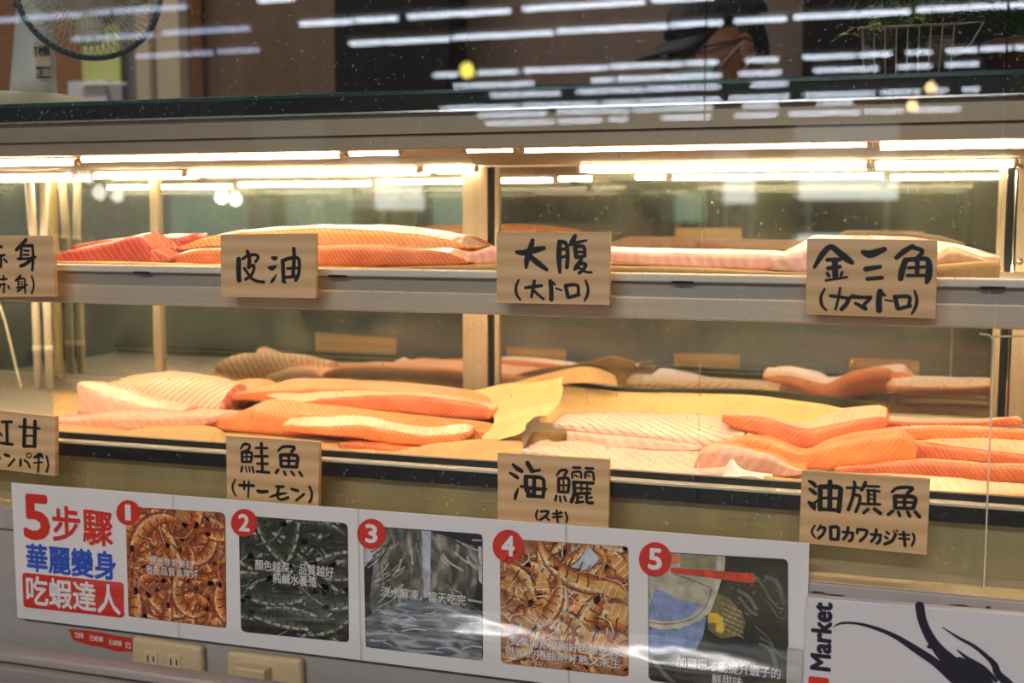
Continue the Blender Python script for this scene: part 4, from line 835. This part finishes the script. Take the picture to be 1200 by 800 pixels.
for s, x, y, r in (('1', 150, 600.5, 14.3), ('2', 286, 612.5, 15.8), ('3', 435.2, 625.4, 17.2), ('4', 595.3, 639.6, 18.6), ('5', 767.7, 655.2, 19.6)):
    bm = bmesh.new(); ppoly(bm, [(x + math.cos(2*PI*k/40)*r*.97, y + math.sin(2*PI*k/40)*r*1.03) for k in range(40)], YP - .0019); bd = obj('number_badge', bm, M['red'], po)
    text('numeral', s, x - r*(.24 if s == '1' else .42), x + r*(.22 if s == '1' else .42), y - .3, r*1.3, YP - .0022, M['white'], bd, .012 if s == '1' else .03)
# clear film over the poster, bulging a little along its lower third
M['film'] = pane_mat('clear_film', (1, 1, 1), .06, rough=.2)
bm = bmesh.new(); nx, nz = 150, 56; G = []
for i in range(nx + 1):
    c_ = []
    for j in range(nz + 1):
        u, t = i/nx, j/nz
        x = 13.5 + (948 - 13.5)*u; ytop = 566 + (636.2 - 566)*u; ybot = 723 + (837 - 723)*u
        p = at(x + (6 - 11*u)*t, ytop + (ybot - ytop)*t, YP)
        bul = .0165 * math.exp(-((t - .79 - .03*math.sin(u*9))/.13)**2) * (.85 + .15*math.sin(u*23 + 1))
        nv = noise.noise(Vector((p.x*75, p.z*95, 3.1)))*.0006 + noise.noise(Vector((p.x*15, p.z*9, 8)))*.0009
        c_.append(bm.verts.new((p.x, YP - .0034 - bul - abs(nv), p.z)))
    G.append(c_)
for i in range(nx):
    for j in range(nz):
        f = bm.faces.new((G[i][j], G[i+1][j], G[i+1][j+1], G[i][j+1])); f.smooth = True
fm = obj('clear_film', bm, M['film'], po)
M['tape'] = pane_mat('clear_tape_edge', (.80, .79, .76), .06, rough=.2)
for x0, y0, x1, y1 in ((204, 579, 211.5, 746), (421, 596, 424.5, 776), (664, 614, 668, 804)):
    a, b_ = at(x0, y0, YP), at(x1, y1, YP)
    bm = bmesh.new(); v = [bm.verts.new((p[0], YP - .0030, p[1])) for p in ((a.x - .0012, a.z), (a.x + .0008, a.z), (b_.x + .0008, b_.z), (b_.x - .0012, b_.z))]; bm.faces.new(v); obj('film_seam', bm, M['tape'], po)
bm = bmesh.new(); a = at(932, 758, YP); box(bm, a.x - .008, a.x + .008, YP - .004, YP - .0036, a.z - .04, a.z); obj('tape_piece', bm, mat('grey_tape', (.50, .48, .43), .4), po)

# white market sign, lower right
YS = 1.250
sc = [at(x, y, YS) for x, y in ((945, 699.5), (1290, 728), (1285, 905), (938, 870))]
bm = bmesh.new(); fr = [bm.verts.new((p.x, YS, p.z)) for p in sc]; bk = [bm.verts.new((p.x, YS + .012, p.z)) for p in sc]
bm.faces.new(fr); bm.faces.new(bk[::-1])
for i in range(4): bm.faces.new((fr[i], fr[(i+1) % 4], bk[(i+1) % 4], bk[i]))
ms = obj('market_sign', bm, mat('white_sign_board', (.70, .68, .70), .45), bevel=.0008); tag(ms, 'white sign with the word Market turned upright and a brushed shrimp', 'sign')
M['navy'] = mat('navy_ink', (.010, .010, .028), .5)
text('lettering', 'Market', 950, 975, 745.5, 81, YS - .0004, M['navy'], ms, .042, turn=True)
text('red_lettering', 'd', 947, 971, 808, 30, YS - .0004, M['red'], ms, .042, turn=True)
def mp5(u, v):
    x, y = 940 + u/4.615, 640 + v/4.615; p = at(x, y, YS - .0004); return p.x, p.z, pxm(x, y, YS)/4.615
bm = bmesh.new()
for st in ([(168,436,4),(210,416,12),(290,416,14),(390,440,20),(500,485,26),(620,560,40),(720,628,44),(800,702,44),(870,770,40),(960,860,30)],
           [(636,322,48),(650,400,46),(690,490,50),(740,560,60),(800,625,84),(860,692,104),(930,765,120),(1030,860,130)],
           [(850,612,30),(920,652,40),(1000,722,36),(1050,775,30)], [(836,557,5),(900,610,24),(980,662,34),(1048,726,20)],
           [(758,437,5),(850,496,16),(930,540,20),(1000,597,24),(1040,640,34),(1060,690,40),(1120,750,50),(1190,840,50)]):
    ribbon(bm, st, YS - .0004 - len(bm.verts)*2e-7, mp5, 0, 0, 6)
for u, v, r in ((690, 543, 16), (795, 660, 14)):
    x, z, s = mp5(u, v); bm.faces.new([bm.verts.new((x + math.cos(k*PI/6)*r*s, YS - .0004, z + math.sin(k*PI/6)*r*.7*s)) for k in range(12)])
obj('brush_shrimp', bm, M['navy'], ms)

# ------------------------------------------------------------------ sockets, tape, rail at the lower left
M['ivory'] = mat('ivory_plastic', (.66, .50, .29), .35, coat=.3)
M['ivory2'] = mat('ivory_insert', (.70, .55, .33), .35)
YW = 1.275
def plate(corners, th, label, name='wall_socket'):
    c = [at(x, y, YW - th) for x, y in corners]; bm = bmesh.new()
    fr = [bm.verts.new((p.x, YW - th, p.z)) for p in c]; bk = [bm.verts.new((p.x, YW, p.z)) for p in c]
    bm.faces.new(fr); bm.faces.new(bk[::-1])
    for i in range(4): bm.faces.new((fr[i], fr[(i+1) % 4], bk[(i+1) % 4], bk[i]))
    o = obj(name, bm, M['ivory']); b_ = o.modifiers.new('bevel', 'BEVEL'); b_.width = .006; b_.segments = 4
    return tag(o, label, 'socket')
s1 = plate([(153.5,745.5),(235,758),(237,806),(152.5,793)], .014, 'ivory wall socket plate with two outlets beside the red tape')
yf = YW - .0145
for cx, cy in ((177, 774), (204, 778)):
    c = at(cx, cy, yf); bm = bmesh.new(); box(bm, c.x - .0105, c.x + .0105, yf - .0012, yf + .001, c.z - .013, c.z + .013); q = obj('outlet', bm, M['ivory2'], s1, bevel=.001)
    bm = bmesh.new()
    for dx, dz, h in ((-.004, .003, .0045), (.0045, .003, .0035)): box(bm, c.x + dx - .001, c.x + dx + .001, yf - .0014, yf - .0011, c.z + dz - h, c.z + dz + h)
    lathe(bm, [(0, .0001), (.0022, 0)], (c.x, yf - .0014, c.z - .007), 10, Matrix.Rotation(PI/2, 3, 'X'))
    obj('slot', bm, M['black'], q)
s2 = plate([(264,762.5),(352,773),(354,822),(263,810)], .014, 'ivory wall plate with a square plug, right of the socket plate')
c = at(292, 795, YW - .03); bm = bmesh.new(); box(bm, c.x - .022, c.x + .022, YW - .032, YW - .0135, c.z - .02, c.z + .0135); obj('plug', bm, M['ivory'], s2, bevel=.003)
bm = bmesh.new(); up = [(80.5, 737), (105, 738.5), (120, 741), (138, 744.5), (154.5, 747)]; dn = [(86, 750), (104, 755), (120, 758), (138, 762.5), (155.5, 763)]
Y = YW - .0006
a = [bm.verts.new((at(x, y, Y).x, Y - .0008*(i % 2), at(x, y, Y).z)) for i, (x, y) in enumerate(up)]; c = [bm.verts.new((at(x, y, Y).x, Y - .001*(i % 2), at(x, y, Y).z)) for i, (x, y) in enumerate(dn)]
for i in range(4): bm.faces.new((a[i], a[i+1], c[i+1], c[i]))
tp = obj('red_tape', bm, mat('red_tape', (.58, .045, .02), .35)); tp.modifiers.new('thick', 'SOLIDIFY').thickness = .0003
tag(tp, 'torn strip of red printed tape left of the socket plate', 'tape')
for x0, x1, ym in ((88, 98, 744), (105, 121, 748), (128, 143, 753), (147, 154, 756)): text('tape_lettering', '已結帳' if x1 < 147 else '已', x0, x1, ym, 6.5, Y - .0022, M['white'], tp, .01)
# rail and counter in front
rl = empty('front_rail', at(100, 790, 1.15), 'grey metal rail of the ledge across the lower left', 'rail')
zr = at(0, 752.5, 1.20).z
boxo('rail_top', (XL, .5, 1.17, 1.20, zr - .012, zr), mat('rail_grey', (.42, .37, .35), .4, .3), rl, .003)
boxo('rail_face', (XL, .5, 1.155, 1.172, zr - .05, zr - .012), mat('rail_grey_dark', (.30, .265, .25), .45, .3), rl, .002)
boxo('rail_step', (XL, .5, 1.13, 1.158, zr - .056, zr - .030), mat('rail_grey_light', (.46, .40, .37), .4, .3), rl, .002)
ct = boxo('counter_sheet', (XL, .5, .80, 1.132, zr - .075, zr - .056), mat('pinkish_counter', (.62, .42, .34), .5, var=.06, vscale=10)); tag(ct, 'pinkish counter board in front of the grey rail at lower left', 'counter')
bm = bmesh.new(); zc = zr - .0555
def cp(x, y): 
    p = atz(x, y, zc); return (p.x, p.y)
for pts in ([(-10,788),(14,792),(14,794),(-10,790)], [(14,792),(26,794),(18,802),(8,802)], [(-10,794),(10,796),(8,800),(-10,799)]):
    bm.faces.new([bm.verts.new((*cp(*q), zc)) for q in pts])
obj('printed_mark', bm, mat('maroon_print', (.30, .05, .06), .5), ct)
bs = boxo('lower_cabinet', (XL, .5, .85, 1.27, 0, zr - .075), M['panel']); tag(bs, 'grey base below the rail and counter board', 'cabinet')

# ------------------------------------------------------------------ fan on the case roof, upper left
M['fan_body'] = mat('fan_grey', (.66, .66, .60), .45); M['fan_teal'] = mat('fan_dark_teal', (.016, .045, .055), .35)
M['wire'] = mat('fan_wire', (.85, .72, .55), .3, .2); M['blade'] = mat('fan_blade', (.66, .58, .40), .35)
YF = 1.74; ZR = 1.552
def pf(x, y, Y=YF): return at(x, y, Y)
fx = pf(40, 110); fan = empty('desk_fan', (fx.x, YF, ZR), 'grey desk fan with dark teal guard standing on the case roof', 'fan')
bm = bmesh.new()
zt_ = pf(40, 111).z
lathe(bm, [(.001, ZR), (.135, ZR), (.14, ZR + .012), (.125, zt_ - .008), (.08, zt_ - .001), (.03, zt_)], (pf(28, 110).x, YF, 0), 40); obj('fan_base', bm, mat('fan_base_beige', (.60, .52, .34), .5), fan, True)
bm = bmesh.new(); rings = []
for (xl, xr, y) in ((17, 61, 113), (18.5, 60.5, 90), (20.5, 59.5, 60), (22.5, 59, 30), (24, 58.5, 8), (28, 55, 1), (34, 50, -2)):
    a, c = pf(xl, y), pf(xr, y); cx = (a.x + c.x)/2; r = (c.x - a.x)/2
    rings.append([bm.verts.new((cx + r*math.copysign(abs(math.cos(t))**.8, math.cos(t)), YF + r*.8*math.copysign(abs(math.sin(t))**.8, math.sin(t)), a.z)) for t in [2*PI*k/28 for k in range(28)]])
for A_, B_ in zip(rings, rings[1:]):
    for k in range(28): bm.faces.new((A_[k], A_[(k+1) % 28], B_[(k+1) % 28], B_[k])).smooth = True
bm.faces.new(rings[-1]); bm.faces.new(rings[0][::-1])
colm = obj('fan_column', bm, M['fan_body'], fan)
# label on the column
yl = YF - .024
bm = bmesh.new()
def lab(bm, pts, Y, mi=0): ppoly(bm, pts, Y, mi)
lab(bm, [(27, 48.5), (58, 48.5), (60, 92), (29, 92)], yl); lb = obj('label', bm, mat('label_beige', (.70, .50, .33), .6), colm)
bm = bmesh.new(); lab(bm, [(28.5, 78), (59.5, 78), (60, 91.5), (29, 91.5)], yl - .0004); bl = obj('label_band', bm, M['black'], lb)
text('label_lettering', '阿樵', 30, 59, 60, 13, yl - .0006, M['ink'], lb, .03); text('band_lettering', '店面', 37, 60, 85, 9.5, yl - .0008, mat('label_white', (.5, .45, .38), .6), bl, .02)
bm = bmesh.new(); p = pf(31, 9); lathe(bm, [(0, .004), (.0035, .0035), (.004, 0)], (p.x, YF - .026, p.z), 14, Matrix.Rotation(PI/2, 3, 'X')); obj('column_screw', bm, M['fan_teal'], colm)
# guard: two domes of wire about an axis turned to the right
gc = pf(104, -13, YF - .055); ax = Vector((.62, -.78, .06)).normalized()
e1 = ax.cross(Vector((0, 0, 1))).normalized(); e2 = e1.cross(ax).normalized()
FR = Matrix((e1, e2, ax)).transposed()
RG = .112
hd = empty('guard_frame', (0, 0, 0), None, None); bpy.data.objects.remove(hd)
bm = bmesh.new()
ring = [gc + FR @ Vector((RG*math.cos(2*PI*k/64), RG*math.sin(2*PI*k/64), 0)) for k in range(65)]
tube(bm, ring, .0048, 10, caps=False); gd = obj('guard_rim', bm, M['fan_teal'], fan)
bm = bmesh.new()
for sgn, dep in ((1, .036), (-1, .03)):
    for k in range(64):
        t = 2*PI*k/64 
        pts = [gc + FR @ Vector((RG*q*math.cos(t + (1-q)*.35*sgn), RG*q*math.sin(t + (1-q)*.35*sgn), sgn*dep*math.sqrt(max(0, 1 - q*q)))) for q in (.2, .4, .6, .8, .93, 1)]
        tube(bm, pts, .0009, 4, caps=False)
    for q in (.62,): tube(bm, [gc + FR @ Vector((RG*q*math.cos(2*PI*k/40), RG*q*math.sin(2*PI*k/40), sgn*dep*math.sqrt(1-q*q))) for k in range(41)], .0008, 4, caps=False)
obj('guard_wires', bm, M['wire'], gd)
bm = bmesh.new(); lathe(bm, [(0, .046), (.02, .044), (.024, .036), (.024, .03), (0, .03)], gc, 24, FR); obj('hub_badge', bm, M['fan_teal'], gd)
bm = bmesh.new(); lathe(bm, [(0, .012), (.02, .01), (.02, -.012), (0, -.012)], gc, 20, FR); hub = obj('hub', bm, M['fan_body'], fan)
for k in range(4):
    bm = bmesh.new(); V_ = []
    for i in range(7):
        q = .018 + i/6*.075; wdt = math.sin((.2 + .8*i/6)*PI*.85)*.75
        V_.append([bm.verts.new(gc + FR @ Vector((q*math.cos(k*PI/2 + s*wdt), q*math.sin(k*PI/2 + s*wdt), -s*.012))) for s in (-.5, -.25, 0, .25, .5)])
    for A_, B_ in zip(V_, V_[1:]):
        for j in range(4): bm.faces.new((A_[j], A_[j+1], B_[j+1], B_[j])).smooth = True
    o = obj('blade', bm, M['blade'], hub); o.modifiers.new('thick', 'SOLIDIFY').thickness = .0015
bm = bmesh.new(); top = Vector((pf(42, -4).x, YF, pf(42, -4).z)); back = gc - ax*.03
tube(bm, [top - Vector((0, 0, .02)), top*.5 + back*.5 + Vector((0, .01, .01)), back], [.02, .026, .03], 16); lathe(bm, [(0, -.09), (.03, -.085), (.042, -.06), (.042, -.034), (0, -.03)], gc, 24, FR); obj('motor_housing', bm, M['fan_body'], fan)

# ------------------------------------------------------------------ plants on the case roof, upper right
M['leaf'] = mat('fern_green', (.055, .12, .02), .45, var=.4, vscale=40); M['leaf_y'] = mat('yellow_green_leaf', (.22, .26, .03), .45, var=.3, vscale=40)
M['pot'] = mat('dark_red_pot', (.10, .028, .016), .5, var=.15, vscale=20); M['soil'] = mat('soil', (.03, .02, .014), .9)
M['basket'] = pane_mat('clear_basket_plastic', (.72, .66, .58), .10, rough=.08); M['basket_rim'] = mat('basket_rim', (.34, .24, .17), .3)
def fern(bm, base, n, reach, up, rnd, leaf=.012):
    for i in range(n):
        t = rnd.uniform(0, 2*PI); L_ = reach*rnd.uniform(.5, 1.1); u = up*rnd.uniform(.5, 1.2); prev = None
        N_ = 9; pts = []
        for k in range(N_):
            s = k/(N_-1); pts.append(base + Vector((math.cos(t)*L_*s, math.sin(t)*L_*s*.8, u*math.sin(s*PI*.72))))
        tube(bm, pts, .0009, 4, caps=False)
        for k in range(1, N_):
            d = (pts[k] - pts[k-1]).normalized(); sd = d.cross(Vector((0, 0, 1))).normalized()
            for sg in (-1, 1):
                l = leaf*(1 - .5*k/N_)*rnd.uniform(.7, 1.3); tip = pts[k] + sd*sg*l + d*l*.5 + Vector((0, 0, rnd.uniform(-.003, .004)))
                mid = pts[k] + sd*sg*l*.5; w2 = d*l*.42
                vv = [bm.verts.new(q) for q in (pts[k], mid + w2, tip, mid - w2 + Vector((0, 0, .001)))]; bm.faces.new(vv)
rp_ = random.Random(11); YB = 1.70
xa, xb = px_x(999, YB - .05), px_x(1112, YB - .05); zt2 = at(1050, 32, YB - .05).z
bk_ = empty('plastic_basket', ((xa + xb)/2, YB, ZR), 'clear plastic basket on the case roof, behind the glass', 'basket')
bm = bmesh.new(); m_ = .012
lo = [(xa + m_, YB - .045, ZR), (xb - m_, YB - .045, ZR), (xb - m_, YB + .045, ZR), (xa + m_, YB + .045, ZR)]; hi = [(xa, YB - .055, zt2), (xb, YB - .055, zt2), (xb, YB + .055, zt2), (xa, YB + .055, zt2)]
vl = [bm.verts.new(p) for p in lo]; vh = [bm.verts.new(p) for p in hi]; bm.faces.new(vl)
for i in range(4): bm.faces.new((vl[i], vl[(i+1) % 4], vh[(i+1) % 4], vh[i]))
o = obj('basket_wall', bm, M['basket'], bk_); o.modifiers.new('thick', 'SOLIDIFY').thickness = .0015
bm = bmesh.new(); tube(bm, [Vector(p) for p in hi] + [Vector(hi[0])], .0022, 6); 
for k in range(9):
    x = xa + .004 + (xb - xa - .008)*k/8; tube(bm, [(x, YB - .0555, zt2), (x*.9 + (xa + xb)*.05, YB - .046, ZR + .002)], .0011, 5)
hx = px_x(1142, YB - .05); tube(bm, [(xb, YB - .055, zt2), (hx, YB - .05, zt2 + .002), (hx - .02, YB - .05, zt2 - .035), (xb - .004, YB - .05, zt2 - .04)], .0018, 6)
obj('basket_rim', bm, M['basket_rim'], bk_)
bm = bmesh.new(); lathe(bm, [(0, ZR + .003), (.024, ZR + .003), (.03, ZR + .06), (.026, ZR + .058), (0, ZR + .055)], ((xa + xb)/2, YB, 0), 20); pl = obj('potted_fern', bm, M['pot'])
bm = bmesh.new(); fern(bm, Vector(((xa + xb)/2, YB, ZR + .055)), 44, .095, .12, rp_); obj('fronds', bm, M['leaf'], pl)
bm = bmesh.new(); fern(bm, Vector(((xa + xb)/2 - .03, YB - .02, ZR + .06)), 9, .07, .06, rp_, .016); obj('yellow_fronds', bm, M['leaf_y'], pl)
tag(pl, 'small fern growing out of the clear plastic basket', 'plant')
pc_ = at(1215, 60, 1.72); bm = bmesh.new(); zp = at(1215, 45, 1.70).z
lathe(bm, [(0, ZR), (.052, ZR), (.062, zp - .018), (.068, zp - .016), (.069, zp), (.062, zp), (.058, zp - .012), (0, zp - .014)], (pc_.x, 1.73, 0), 36); pp_ = obj('potted_plant', bm, M['pot'])
bm = bmesh.new(); fern(bm, Vector((pc_.x - .01, 1.73, zp - .01)), 100, .13, .10, rp_, .014); obj('fronds', bm, M['leaf'], pp_); tag(pp_, 'bushy green plant in a dark red pot, right of the basket', 'plant')

# ------------------------------------------------------------------ the worker behind the case
M['skin'] = mat('skin', (.36, .15, .08), .5, sss=.2); M['cloth'] = mat('dark_shirt', (.025, .025, .03), .8); M['capm'] = mat('black_cap', (.008, .008, .009), .7)
M['mask'] = mat('pale_green_mask', (.36, .48, .38), .7); M['frame_m'] = mat('dark_glasses', (.01, .01, .012), .3); M['strap'] = mat('mask_strap', (.60, .50, .40), .6)
YH = 2.32; hc = at(842, 60, YH)
person = empty('person', (hc.x + .05, YH + .02, .06), 'person in a black cap, glasses and pale green mask, looking down behind the case', 'person')
fwd = Vector((-.72, -.60, -.20)).normalized(); lf = Vector((0, 0, 1)).cross(fwd).normalized(); upv = fwd.cross(lf).normalized()
HR = Matrix((fwd, lf, upv)).transposed()
def hl(x, y, z): return hc + HR @ Vector((x, y, z))
# body as a skinned skeleton
me = bpy.data.meshes.new('body'); bx, by = hc.x + .045, YH + .035; zf = .06
J = [((bx, by, zf + .92), .14), ((bx, by, zf + 1.12), .135), ((bx, by, zf + 1.32), .15), ((bx, by, hc.z - .24), .10), ((bx - .01, by - .005, hc.z - .17), .056), ((hc.x + .02, YH + .01, hc.z - .07), .052),
     ((bx + .02, by - .17, zf + 1.40), .062), ((bx - .02, by - .24, zf + 1.14), .047), ((bx - .20, by - .16, zf + 1.06), .036), ((bx - .27, by - .12, zf + 1.05), .03),
     ((bx - .02, by + .17, zf + 1.40), .062), ((bx - .05, by + .25, zf + 1.14), .047), ((bx - .22, by + .15, zf + 1.06), .036), ((bx - .29, by + .10, zf + 1.05), .03),
     ((bx, by - .095, zf + .86), .095), ((bx - .02, by - .10, zf + .47), .062), ((bx, by - .10, zf + .08), .042), ((bx - .14, by - .11, zf + .04), .036),
     ((bx, by + .095, zf + .86), .095), ((bx - .02, by + .10, zf + .47), .062), ((bx, by + .10, zf + .08), .042), ((bx - .14, by + .11, zf + .04), .036)]
Ed = [(0,1),(1,2),(2,3),(3,4),(4,5),(3,6),(6,7),(7,8),(8,9),(3,10),(10,11),(11,12),(12,13),(0,14),(14,15),(15,16),(16,17),(0,18),(18,19),(19,20),(20,21)]
me.from_pydata([j[0] for j in J], Ed, []); bo = bpy.data.objects.new('body', me); COL.objects.link(bo)
sk = bo.modifiers.new('skin', 'SKIN'); sv = me.skin_vertices[0].data
for i, j in enumerate(J): sv[i].radius = (j[1], j[1]); sv[i].use_root = (i == 0)
bo.modifiers.new('sub', 'SUBSURF').levels = 2
dg = bpy.context.evaluated_depsgraph_get(); m2 = bpy.data.meshes.new_from_object(bo.evaluated_get(dg)); bpy.data.objects.remove(bo)
bm = bmesh.new(); bm.from_mesh(m2); bpy.data.meshes.remove(m2)
for f in bm.faces: f.material_index = 0 if f.calc_center_median().z > hc.z - .185 else 1
hd_ = bmesh.new(); bmesh.ops.create_uvsphere(hd_, u_segments=36, v_segments=28, radius=1)
mv = {}
for v in hd_.verts:
    x, y, z = v.co; X, Yy, Z = x*.098, y*.074, z*.118
    if z < -.1: k = (-.1 - z)/.9; Yy *= 1 - .30*k; X = X*(1 - .18*k) + .012*k
    if x > 0:
        X += .024*math.exp(-((y/.16)**2 + ((z + .12)/.22)**2)) - .010*math.exp(-(((abs(y) - .42)/.2)**2 + ((z - .06)/.16)**2)) + .006*math.exp(-((y/.5)**2 + ((z - .25)/.10)**2)) + .006*math.exp(-((y/.3)**2 + ((z + .55)/.12)**2)) + .010*math.exp(-((y/.3)**2 + ((z + .88)/.15)**2))
    mv[v] = bm.verts.new(hl(X, Yy, Z))
for f in hd_.faces: bm.faces.new([mv[v] for v in f.verts]).material_index = 0
hd_.free()
for sg in (-1, 1):                      # ears
    eb = bmesh.new(); bmesh.ops.create_uvsphere(eb, u_segments=14, v_segments=10, radius=1); mv = {}
    for v in eb.verts: mv[v] = bm.verts.new(hl(-.012 + v.co.x*.017, sg*(.076 + v.co.y*.009) , -.008 + v.co.z*.032))
    for f in eb.faces: bm.faces.new([mv[v] for v in f.verts]).material_index = 0
    eb.free()
for base in ((bx - .27, by - .12, zf + 1.05), (bx - .29, by + .10, zf + 1.05)):   # hands
    b0 = Vector(base); tube(bm, [b0, b0 + Vector((-.05, 0, -.005)), b0 + Vector((-.085, 0, -.012))], [.028, .034, .03], 10)
    for q, (dy, l) in enumerate(((-.027, .07), (-.009, .08), (.009, .075), (.027, .06))):
        a = b0 + Vector((-.08, dy, -.01)); tube(bm, [a, a + Vector((-l*.5, dy*.1, -.008)), a + Vector((-l*.85, dy*.1, -.03)), a + Vector((-l, dy*.1, -.045))], [.009, .0088, .008, .006], 8)
    a = b0 + Vector((-.03, .03, 0)); tube(bm, [a, a + Vector((-.03, .022, -.01)), a + Vector((-.055, .026, -.025))], [.011, .010, .008], 8)
bd_ = obj('body', bm, [M['skin'], M['cloth']], person, True)
# cap with a long brim
bm = bmesh.new(); V_ = []
for i in range(9):
    t = i/8*PI/2*.98; V_.append([bm.verts.new(hl(.106*math.cos(t)*math.cos(a) - .004, .083*math.cos(t)*math.sin(a), .046 + .088*math.sin(t) - .008*math.cos(a)*math.cos(t) )) for a in [2*PI*k/32 for k in range(32)]])
for A_, B_ in zip(V_, V_[1:]):
    for k in range(32): bm.faces.new((A_[k], A_[(k+1) % 32], B_[(k+1) % 32], B_[k])).smooth = True
bm.faces.new(V_[-1]); cp_ = obj('cap', bm, M['capm'], person); cp_.modifiers.new('t', 'SOLIDIFY').thickness = .003
bm = bmesh.new(); V_ = []
for i in range(6):
    s = i/5; V_.append([bm.verts.new(hl(.098*math.cos(a) + s*.072*math.cos(a)**.35, .080*math.sin(a)*(1 - .06*s), .044 - .008*math.cos(a) - s*.022 - .008*(math.sin(a)**2)*s)) for a in [(-.5 + k/16)*PI*.74 for k in range(17)]])
for A_, B_ in zip(V_, V_[1:]):
    for k in range(16): bm.faces.new((A_[k], A_[k+1], B_[k+1], B_[k])).smooth = True
o = obj('cap_brim', bm, M['capm'], cp_); o.modifiers.new('t', 'SOLIDIFY').thickness = .004
bm = bmesh.new(); V_ = []              # short hair under the cap
for i in range(5):
    z = .050 - i*.019; V_.append([bm.verts.new(hl(-.098*math.cos(a)*math.sqrt(max(.05, 1-(z/.118)**2)) - .003, .0775*math.sin(a)*math.sqrt(max(.05, 1-(z/.118)**2)), z)) for a in [(-.5 + k/20)*PI*.98 for k in range(21)]])
for A_, B_ in zip(V_, V_[1:]):
    for k in range(20): bm.faces.new((A_[k], A_[k+1], B_[k+1], B_[k])).smooth = True
o = obj('hair', bm, M['capm'], person); o.modifiers.new('t', 'SOLIDIFY').thickness = .005
bm = bmesh.new(); V_ = []              # mask
for i in range(7):
    z = -.022 - i*.014
    V_.append([bm.verts.new(hl((.106 + .026*math.exp(-((i - 2.2)/2.2)**2))*math.cos(a*.92) - .004, .079*math.sin(a)*(1 - .03*i), z)) for a in [(-.5 + k/16)*PI*.72 for k in range(17)]])
for A_, B_ in zip(V_, V_[1:]):
    for k in range(16): bm.faces.new((A_[k], A_[k+1], B_[k+1], B_[k])).smooth = True
mk = obj('face_mask', bm, M['mask'], person); mk.modifiers.new('t', 'SOLIDIFY').thickness = .002
bm = bmesh.new()
for sg in (-1, 1):
    for z0, z1 in ((-.030, .012), (-.090, -.03)): tube(bm, [hl(.046, sg*.071, z0), hl(.02, sg*.077, (z0+z1)/2), hl(-.012, sg*.082, z1)], .0018, 6)
obj('ear_loop', bm, M['strap'], mk)
bm = bmesh.new()
for sg in (-1, 1):
    tube(bm, [hl(.102 + .003*math.cos(t), sg*(.034 + .025*math.cos(t)), .004 + .017*math.sin(t)) for t in [2*PI*k/20 for k in range(21)]], .0018, 6, caps=False)
    tube(bm, [hl(.100, sg*.058, .008), hl(.06, sg*.079, .010), hl(-.01, sg*.084, .012), hl(-.03, sg*.082, .0)], .0020, 6)
tube(bm, [hl(.105, -.009, .008), hl(.110, 0, .010), hl(.105, .009, .008)], .0018, 6); obj('glasses', bm, M['frame_m'], person)
